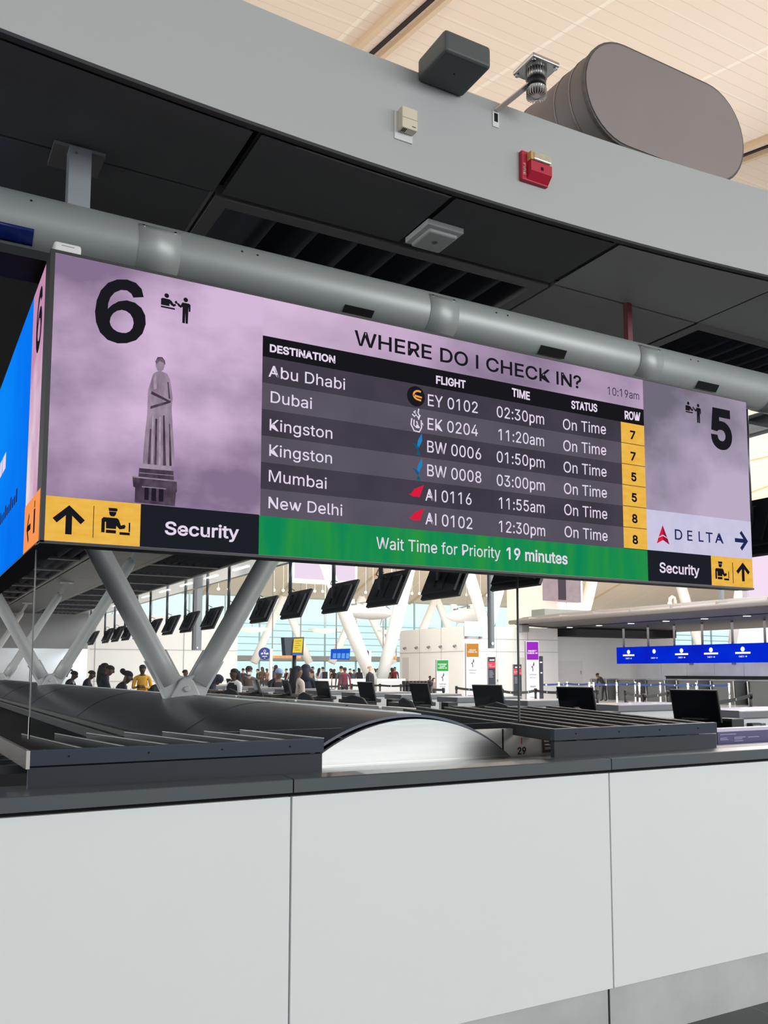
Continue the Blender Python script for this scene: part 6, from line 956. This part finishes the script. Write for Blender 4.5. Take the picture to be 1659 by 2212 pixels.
# ---------------------------------------------------------------- people
def body_mesh(name, J, bones, hands):
    """one continuous skinned body from joints J {name: (pos, radius)}; returns mesh with faces tagged skin / top / trousers"""
    me = bpy.data.meshes.new(name); names = list(J); vs = [J[k][0] for k in names]; ed = [(names.index(a), names.index(b)) for a, b, _ in bones]; tags = [t for *_, t in bones]; rad = [J[k][1] for k in names]
    for hand, elbow, side in hands:      # palm with four fingers and a thumb
        w_ = Vector(J[hand][0]); e = Vector(J[elbow][0]); d = (w_-e).normalized(); sx = d.cross(Vector((0, 1, 0)));
        if sx.length < .1: sx = d.cross(Vector((1, 0, 0)))
        sx.normalize(); up = sx.cross(d); iw = names.index(hand)
        vs.append(tuple(w_+d*.06)); rad.append(.034); ip = len(vs)-1; ed.append((iw, ip)); tags.append('skin')
        for q, L_ in ((-1.5, .065), (-.5, .078), (.5, .075), (1.5, .06)):
            b0 = w_+d*.085+sx*q*.02; vs.append(tuple(b0)); rad.append(.011); i0 = len(vs)-1; ed.append((ip, i0)); tags.append('skin')
            vs.append(tuple(b0+d*L_*.6+up*.012)); rad.append(.009); ed.append((i0, i0+1)); tags.append('skin')
            vs.append(tuple(b0+d*L_+up*.035)); rad.append(.008); ed.append((i0+1, i0+2)); tags.append('skin')
        vs.append(tuple(w_+d*.06+sx*side*.05+up*.01)); rad.append(.011); ed.append((ip, len(vs)-1)); tags.append('skin')
        vs.append(tuple(w_+d*.1+sx*side*.06+up*.025)); rad.append(.009); ed.append((len(vs)-2, len(vs)-1)); tags.append('skin')
    me.from_pydata(vs, ed, []); o = bpy.data.objects.new(name, me); COL.objects.link(o)
    m = o.modifiers.new('skin', 'SKIN'); m.use_smooth_shade = True
    for i, v in enumerate(me.skin_vertices[0].data):
        r_ = rad[i]; v.radius = r_ if isinstance(r_, tuple) else (r_, r_); v.use_root = (i == names.index('pelvis'))
    s_ = o.modifiers.new('sub', 'SUBSURF'); s_.levels = 1; s_.render_levels = 1
    bpy.context.view_layer.update(); e = o.evaluated_get(bpy.context.evaluated_depsgraph_get()); out = bpy.data.meshes.new_from_object(e)
    segs = [(Vector(vs[a]), Vector(vs[b])) for a, b in ed]; key = {'skin': 0, 'top': 1, 'trousers': 2, 'shoe': 3}
    for p in out.polygons:
        c = p.center; best = 9; bi = 0
        for i, (a, b) in enumerate(segs):
            ab = b-a; u = max(0, min(1, (c-a).dot(ab)/max(ab.dot(ab), 1e-9))); d = (a+ab*u-c).length
            if d < best: best = d; bi = i
        p.material_index = key[tags[bi]]; p.use_smooth = True
    bpy.data.objects.remove(o); out.name = name; return out
def skeleton(lean=0, arms='down', sit=False, stride=.09):
    """front is -Y; pelvis at z .93 (standing) ; lean tips the trunk forward"""
    c, s_ = math.cos(R(lean)), math.sin(R(lean)); pz = .93
    def tr(x, y, z): return (x, y*c-(z-pz)*s_, pz+(z-pz)*c+y*s_)
    J = {'pelvis': ((0, 0, pz), (.15, .11)), 'waist': (tr(0, 0, 1.08), (.135, .10)), 'chest': (tr(0, 0, 1.3), (.165, .115)), 'collar': (tr(0, .01, 1.43), (.11, .085)), 'neck': (tr(0, 0, 1.5), .052), 'chin': (tr(0, -.02, 1.56), (.062, .075)), 'brow': (tr(0, -.015, 1.66), (.075, .095)), 'crown': (tr(0, .005, 1.73), (.05, .065)), 'nose': (tr(0, -.125, 1.61), .014)}
    B = [('pelvis', 'waist', 'top'), ('waist', 'chest', 'top'), ('chest', 'collar', 'top'), ('collar', 'neck', 'skin'), ('neck', 'chin', 'skin'), ('chin', 'brow', 'skin'), ('brow', 'crown', 'skin'), ('brow', 'nose', 'skin')]
    for sd, n_ in ((-1, 'l'), (1, 'r')):
        J['ear'+n_] = (tr(sd*.082, 0, 1.625), .016); B.append(('brow', 'ear'+n_, 'skin'))
        J['sho'+n_] = (tr(sd*.19, .005, 1.40), .066)
        if arms == 'down' or (arms == 'one' and sd < 0): el, wr = tr(sd*.25, .03, 1.12), tr(sd*.25, -.05, .87)
        elif arms == 'hold': el, wr = tr(sd*.24, -.04, 1.13), tr(sd*.10, -.27, 1.16)
        elif arms == 'reach' or arms == 'one': el, wr = tr(sd*.24, -.2, 1.2), tr(sd*.22, -.45, 1.13)
        else: el, wr = tr(sd*.30, .0, 1.18), tr(sd*.2, -.16, 1.02)
        J['elb'+n_] = (el, .044); J['wri'+n_] = (wr, .028); B += [('collar', 'sho'+n_, 'top'), ('sho'+n_, 'elb'+n_, 'top'), ('elb'+n_, 'wri'+n_, 'top')]
        st_ = stride*sd
        if sit: J['hip'+n_] = ((sd*.09, -.02, .90), .09); J['kne'+n_] = ((sd*.11, -.42, .86), .062); J['ank'+n_] = ((sd*.11, -.44, .42), .042); J['toe'+n_] = ((sd*.12, -.58, .38), .035)
        else: J['hip'+n_] = ((sd*.095, 0, .85), .095); J['kne'+n_] = ((sd*.10, st_*.5-.02, .48), .062); J['ank'+n_] = ((sd*.10, st_, .08), .042); J['toe'+n_] = ((sd*.11, st_-.17, .035), .035)
        B += [('pelvis', 'hip'+n_, 'trousers'), ('hip'+n_, 'kne'+n_, 'trousers'), ('kne'+n_, 'ank'+n_, 'trousers'), ('ank'+n_, 'toe'+n_, 'shoe')]
    return J, B, [('wril', 'elbl', 1), ('wrir', 'elbr', -1)], tr
POSES = {}
for nm, kw in dict(stand={}, walk=dict(stride=.2), hold=dict(arms='hold'), akimbo=dict(arms='akimbo'), lean=dict(lean=24, arms='reach'), stoop=dict(lean=38, arms='reach'), sit=dict(sit=True, lean=8, arms='hold')).items():
    J_, B_, H_, tr_ = skeleton(**kw); POSES[nm] = (body_mesh('body_'+nm, J_, B_, H_), tr_, J_)
M_shoe = mat('dark_shoes', (30, 28, 28), .5); M_eye = mat('eye_dark', (24, 18, 16), .4)
def cloth(c): return mat('cloth_%d_%d_%d' % c, c, .8, var=.15, scale=14)
SKIN = [mat('skin_deep', (74, 50, 40), .55, var=.08), mat('skin_brown', (120, 82, 62), .55, var=.08), mat('skin_tan', (186, 140, 112), .55, var=.06), mat('skin_light', (222, 180, 156), .55, var=.06)]
HMESH = {}
def hair_mb(kind, tr):
    b = MB(); c = Vector(tr(0, .012, 1.665))
    def cap_(rx, ry, rz, lo):
        vs = []; fs = []; n_, m_ = 16, 7
        for j in range(m_+1):
            t = lo*j/m_
            vs += [Vector(tr(rx*math.sin(t)*math.cos(a), .014+ry*math.sin(t)*math.sin(a)-(.0), 1.655+rz*math.cos(t)+ (0 if math.sin(a) > -.2 else .03*j/m_))) for a in (2*math.pi*k/n_ for k in range(n_))]
        for j in range(m_):
            for k in range(n_): fs.append((j*n_+k, (j+1)*n_+k, (j+1)*n_+(k+1) % n_, j*n_+(k+1) % n_))
        b.add(vs, fs, 0, True)
    if kind == 'hood': cap_(.115, .135, .13, 2.2); b.tube([tr(0, .06, 1.68), tr(0, .10, 1.55), tr(0, .09, 1.42)], [.1, .11, .12], 14)
    else: cap_(.09, .108, .1, 1.75)
    if kind == 'long': b.tube([tr(0, .06, 1.68), tr(0, .095, 1.52), tr(0, .115, 1.3), tr(0, .12, 1.18)], [.085, .09, .085, .05], 14)
    if kind == 'bun': b.ball(tr(0, .13, 1.70), .055)
    if kind == 'tail': b.tube([tr(0, .1, 1.73), tr(0, .17, 1.73), tr(0, .19, 1.6), tr(0, .17, 1.5)], [.03, .035, .03, .015], 10)
    if kind == 'cap': b.obox(tr(0, -.13, 1.70), (.065, 0, 0), (0, .06, .005), (0, 0, .006)); cap_(.096, .114, .108, 1.5)
    return b
def person(p, label, pose='stand', turn=0, skin=0, hair='short', haircol=(22, 18, 18), top=(40, 40, 46), legs=(34, 36, 44), group=None, extra=None, scale=None, z=None):
    me, tr, J = POSES[pose]; hz = J['brow'][0][2]; p = Vector(p); k = scale or 1.0
    t = thing('person', (p.x, p.y, 0), label, 'person', group); t.rotation_euler = (0, 0, R(turn))
    zz = p.z-hz*k                                        # eye level from the photo fixes the height
    if scale is None: k = p.z/hz; zz = 0
    t.scale = (k, k, k); hy = J['brow'][0][1]*k; t.location = (p.x+math.sin(R(turn))*hy, p.y-math.cos(R(turn))*hy, zz)   # the head, not the feet, stands at p
    o = bpy.data.objects.new('body', me); COL.objects.link(o); o.parent = t
    while len(me.materials) < 4: me.materials.append(None)
    for i, m in enumerate((SKIN[skin], cloth(top), cloth(legs), M_shoe)): o.material_slots[i].link = 'OBJECT'; o.material_slots[i].material = m
    key = (pose, hair)
    part_name = {'cap': 'cap', 'hood': 'hood'}.get(hair, 'hair')
    if key not in HMESH:
        h = hair_mb(hair, tr).build(part_name, M_eye); HMESH[key] = h.data; h.parent = t
    else: h = bpy.data.objects.new(part_name, HMESH[key]); COL.objects.link(h); h.parent = t
    h.material_slots[0].link = 'OBJECT'; h.material_slots[0].material = cloth(haircol)
    if ('e', pose) not in HMESH:
        b = MB()
        for sx in (-.031, .031): b.ball(tr(sx, -.103, 1.645), .013, .008, .009, 8, 6)
        b.obox(tr(0, -.103, 1.572), (.022, 0, 0), (0, .004, 0), (0, 0, .005)); f_ = b.build('face_features', M_eye); HMESH[('e', pose)] = f_.data
    else: f_ = bpy.data.objects.new('face_features', HMESH[('e', pose)]); COL.objects.link(f_)
    f_.parent = t
    if extra:
        for nm, col in extra:
            b = MB()
            if nm == 'backpack': b.obox(tr(0, .19, 1.25), (.15, 0, 0), (0, .08, 0), (0, 0, .22))
            elif nm == 'face_mask': b.obox(tr(0, -.1, 1.575), (.05, 0, 0), (0, .02, 0), (0, 0, .035))
            elif nm == 'collar': b.tube([tr(-.06, -.06, 1.46), tr(0, -.1, 1.40), tr(.06, -.06, 1.46)], .018, 8)
            elif nm == 'vest': b.tube([tr(0, 0, .95), tr(0, 0, 1.15), tr(0, 0, 1.34), tr(0, .005, 1.43)], [.155, .148, .175, .12], 18)
            elif nm == 'coat': b.tube([tr(0, .0, 1.42), tr(0, .0, 1.25), tr(0, 0, .95), (0, 0, .55)], [.15, .19, .19, .22], 18)
            elif nm == 'scarf': b.tube([tr(-.05, -.02, 1.47), tr(.0, -.07, 1.46), tr(.05, -.02, 1.47), tr(0, .05, 1.48)], .04, 10)
            x_ = b.build(nm, cloth(col), bevel=.02 if nm == 'backpack' else 0); x_.parent = t
    return t
NV = (26, 28, 42)
# agents and travellers near the left island
person((4.147,25.0,1.503), 'agent with a ponytail and dark suit, leftmost person behind the conveyor cover', 'lean', 60, 0, 'tail', top=NV, extra=[('collar', (220, 220, 225))])
person((4.599,25.0,1.514), 'short-haired agent in dark suit, second person from the left behind the cover', 'lean', 70, 0, 'short', top=NV, extra=[('collar', (225, 225, 230))])
person((4.734,24.0,1.709), 'woman agent with long braids and dark suit standing taller than the agents beside her', 'stand', 75, 0, 'long', top=NV, extra=[('collar', (215, 215, 225))])
person((4.755,23.4,1.636), 'agent in dark suit stretching an arm to the right, beside the woman with braids', 'lean', 78, 0, 'short', top=NV)
person((3.778,17.0,1.506), 'woman agent with a round hair bun and dark suit, facing right toward the yellow shirt', 'lean', 85, 0, 'bun', top=NV, extra=[('collar', (225, 225, 230))])
person((5.809,24.5,1.664), 'man in a bright yellow shirt and dark cap standing at the white wall', 'hold', -20, 0, 'cap', (28, 28, 34), top=(228, 172, 52), legs=(30, 32, 40))
person((5.687,22.0,1.351), 'person in dark clothes half hidden by the nearest V-shaped column', 'stoop', 60, 0, 'short', top=(24, 26, 34))
person((8.565,30.0,1.554), 'person whose dark hair shows just above the nearest column bracket', 'stand', 40, 0, 'short', top=(60, 60, 66))
person((6.96,21.4,1.384), 'person in a dark blue hooded jacket bending right of the nearest column', 'stoop', 70, 0, 'hood', (28, 32, 50), top=(34, 38, 60))
person((6.231,18.2,1.562), 'woman with long dark hair, white sleeves and black vest, hands together', 'hold', -70, 0, 'long', top=(226, 224, 226), legs=(26, 26, 32), extra=[('vest', (24, 24, 32)), ('collar', (235, 235, 235))])
person((7.761,21.5,1.624), 'man in a brown jacket with a white mask pulled under his chin', 'akimbo', -10, 1, 'cap', (40, 34, 34), top=(84, 70, 66), extra=[('face_mask', (236, 236, 240)), ('scarf', (170, 166, 168))])
person((7.909,19.8,1.557), 'older man in a pale blue cap and black coat leaning forward at the desks', 'lean', 10, 1, 'cap', (150, 178, 214), top=(26, 28, 40))
person((7.027,16.6,1.61), 'person in a cream jacket seen from the side beside the display pole', 'stand', 100, 1, 'long', (24, 24, 34), top=(206, 192, 180), legs=(30, 34, 52))
person((7.914,18.25,1.632), 'tall person in a dark navy hooded coat right of the cream jacket', 'stand', 140, 0, 'hood', (26, 30, 50), top=(30, 34, 54), extra=[('coat', (28, 32, 52))])
# the queue in front of the glazing
QPOS = [(17.679,50.0,1.657),(20.646,55.6,1.633),(19.759,52.4,1.746),(22.243,58.0,1.667),(21.367,54.8,1.784),(20.361,51.6,1.83),(23.32,57.2,1.666),(22.338,54.0,1.693),(22.373,50.8,1.631),(24.976,56.4,1.794),(24.021,53.2,1.693),(22.793,50.0,1.744),(25.939,55.6,1.666),(24.711,52.4,1.633),(28.647,58.0,1.67),(27.35,54.8,1.603),(26.088,51.6,1.692),(29.443,57.2,1.57),(28.509,54.0,1.666),(27.056,50.8,1.662),(30.303,56.4,1.603),(28.905,53.2,1.666),(27.368,50.0,1.573),(30.735,55.6,1.702),(29.215,52.4,1.758)]
ADJ = [(525, 1447, 'dark jacket', (44, 42, 46), 'short'), (556, 1448, 'charcoal coat, first behind the masked man', (58, 56, 60), 'short'), (566, 1444, 'brown jumper and long hair', (96, 78, 70), 'long'), (577, 1447, 'rose top', (150, 112, 112), 'short'),
       (588, 1443, 'navy jacket under the orange banner', (36, 44, 76), 'short'), (596, 1441, 'grey hooded top under the orange banner', (96, 96, 102), 'hood'), (618, 1447, 'maroon jumper', (92, 50, 58), 'short'), (628, 1446, 'white shirt left of the display pole', (214, 210, 212), 'short'), (672, 1448, 'tan coat with a raised collar', (152, 128, 112), 'short'),
       (676, 1443, 'black coat and backpack near the navy hood', (30, 30, 36), 'short'), (690, 1446, 'pink scarf', (196, 156, 150), 'long'), (697, 1444, 'pale blue shirt and dark vest', (186, 196, 220), 'short'), (714, 1447, 'peach cardigan', (220, 176, 160), 'long'), (722, 1448, 'black top and ponytail', (34, 32, 38), 'tail'),
       (757, 1447, 'dark puffer jacket', (42, 42, 48), 'short'), (765, 1449, 'grey jacket with blue sleeves', (92, 104, 122), 'short'), (775, 1446, 'plum coat', (88, 58, 76), 'long'), (789, 1450, 'grey coat and white cap', (104, 102, 108), 'cap'), (809, 1447, 'peach coat right of the bald man', (206, 164, 150), 'long'), (816, 1447, 'cream jacket', (196, 184, 172), 'short'),
       (823, 1449, 'dark green coat', (48, 58, 50), 'short'), (832, 1447, 'brown coat and long hair', (98, 82, 76), 'long'), (838, 1450, 'white knitted hat', (120, 118, 122), 'cap'), (846, 1446, 'black padded coat', (28, 28, 32), 'hood'), (853, 1444, 'dark red jacket by the white corner wall', (120, 40, 48), 'short')]
for i, (u, v, what, col, hr_) in enumerate(ADJ):
    hc = (226, 226, 228) if 'white' in what and hr_ == 'cap' else (26+9*(i % 4), 22+6*(i % 4), 22+5*(i % 3))
    person(QPOS[i], 'person in the far queue wearing a %s' % what if not what.startswith('white knitted') else 'person in the far queue wearing a white knitted hat', ('stand', 'walk', 'hold', 'akimbo')[i % 4], (i*67) % 360-180, (2, 3, 1, 0, 2)[i % 5], hr_, hc, col, (40+(i*13) % 40, 42+(i*9) % 36, 56+(i*7) % 40), 'people in the far queue', [('backpack', (32, 34, 44))] if i % 5 == 1 else None)
person((18.281,38.0,1.733), 'man in a dark grey-green jacket standing before the white barriers', 'stand', 170, 2, 'short', top=(72, 82, 82), legs=(40, 42, 50))
person((17.989,37.0,1.666), 'person in a maroon jumper beside the grey-green jacket', 'walk', 150, 1, 'short', top=(108, 42, 66), legs=(30, 30, 38))
person((18.791,36.0,1.728), 'bald man in a long black coat at the white barriers', 'stand', 60, 3, 'short', (170, 140, 124), top=(28, 30, 38), extra=[('coat', (26, 28, 36))])
person((23.808,39.0,1.272), 'man in dark clothes behind the round-topped posts, left of the green banner', 'hold', 0, 0, 'short', top=(48, 34, 40))
person((23.441,38.0,1.187), 'woman with dark hair touching the left edge of the green banner', 'hold', 40, 3, 'long', top=(150, 120, 118))
# staff at the service counters
person((47.699,44.0,1.284), 'agent in a red coat behind the grey counters, farther left of the two in red', 'hold', -60, 0, 'short', top=(168, 30, 56), legs=(40, 20, 30))
person((45.599,38.0,1.287), 'agent in a red coat behind the grey counters, nearer the right edge', 'stand', -70, 0, 'short', top=(176, 28, 56), legs=(120, 24, 44), extra=[('coat', (170, 28, 54))])
person((44.674,42.0,1.21), 'agent in dark clothes left of the red coat behind the grey counters', 'hold', -40, 0, 'bun', top=(30, 30, 38))
person((32.349,36.0,1.382), 'person in a dark coat bending at the first grey service counter', 'stoop', -100, 1, 'short', top=(28, 32, 46))
person((46.665,41.0,1.239), 'agent in black behind the grey counters between the two red coats', 'sit', -60, 0, 'short', top=(26, 26, 32), scale=1.0)
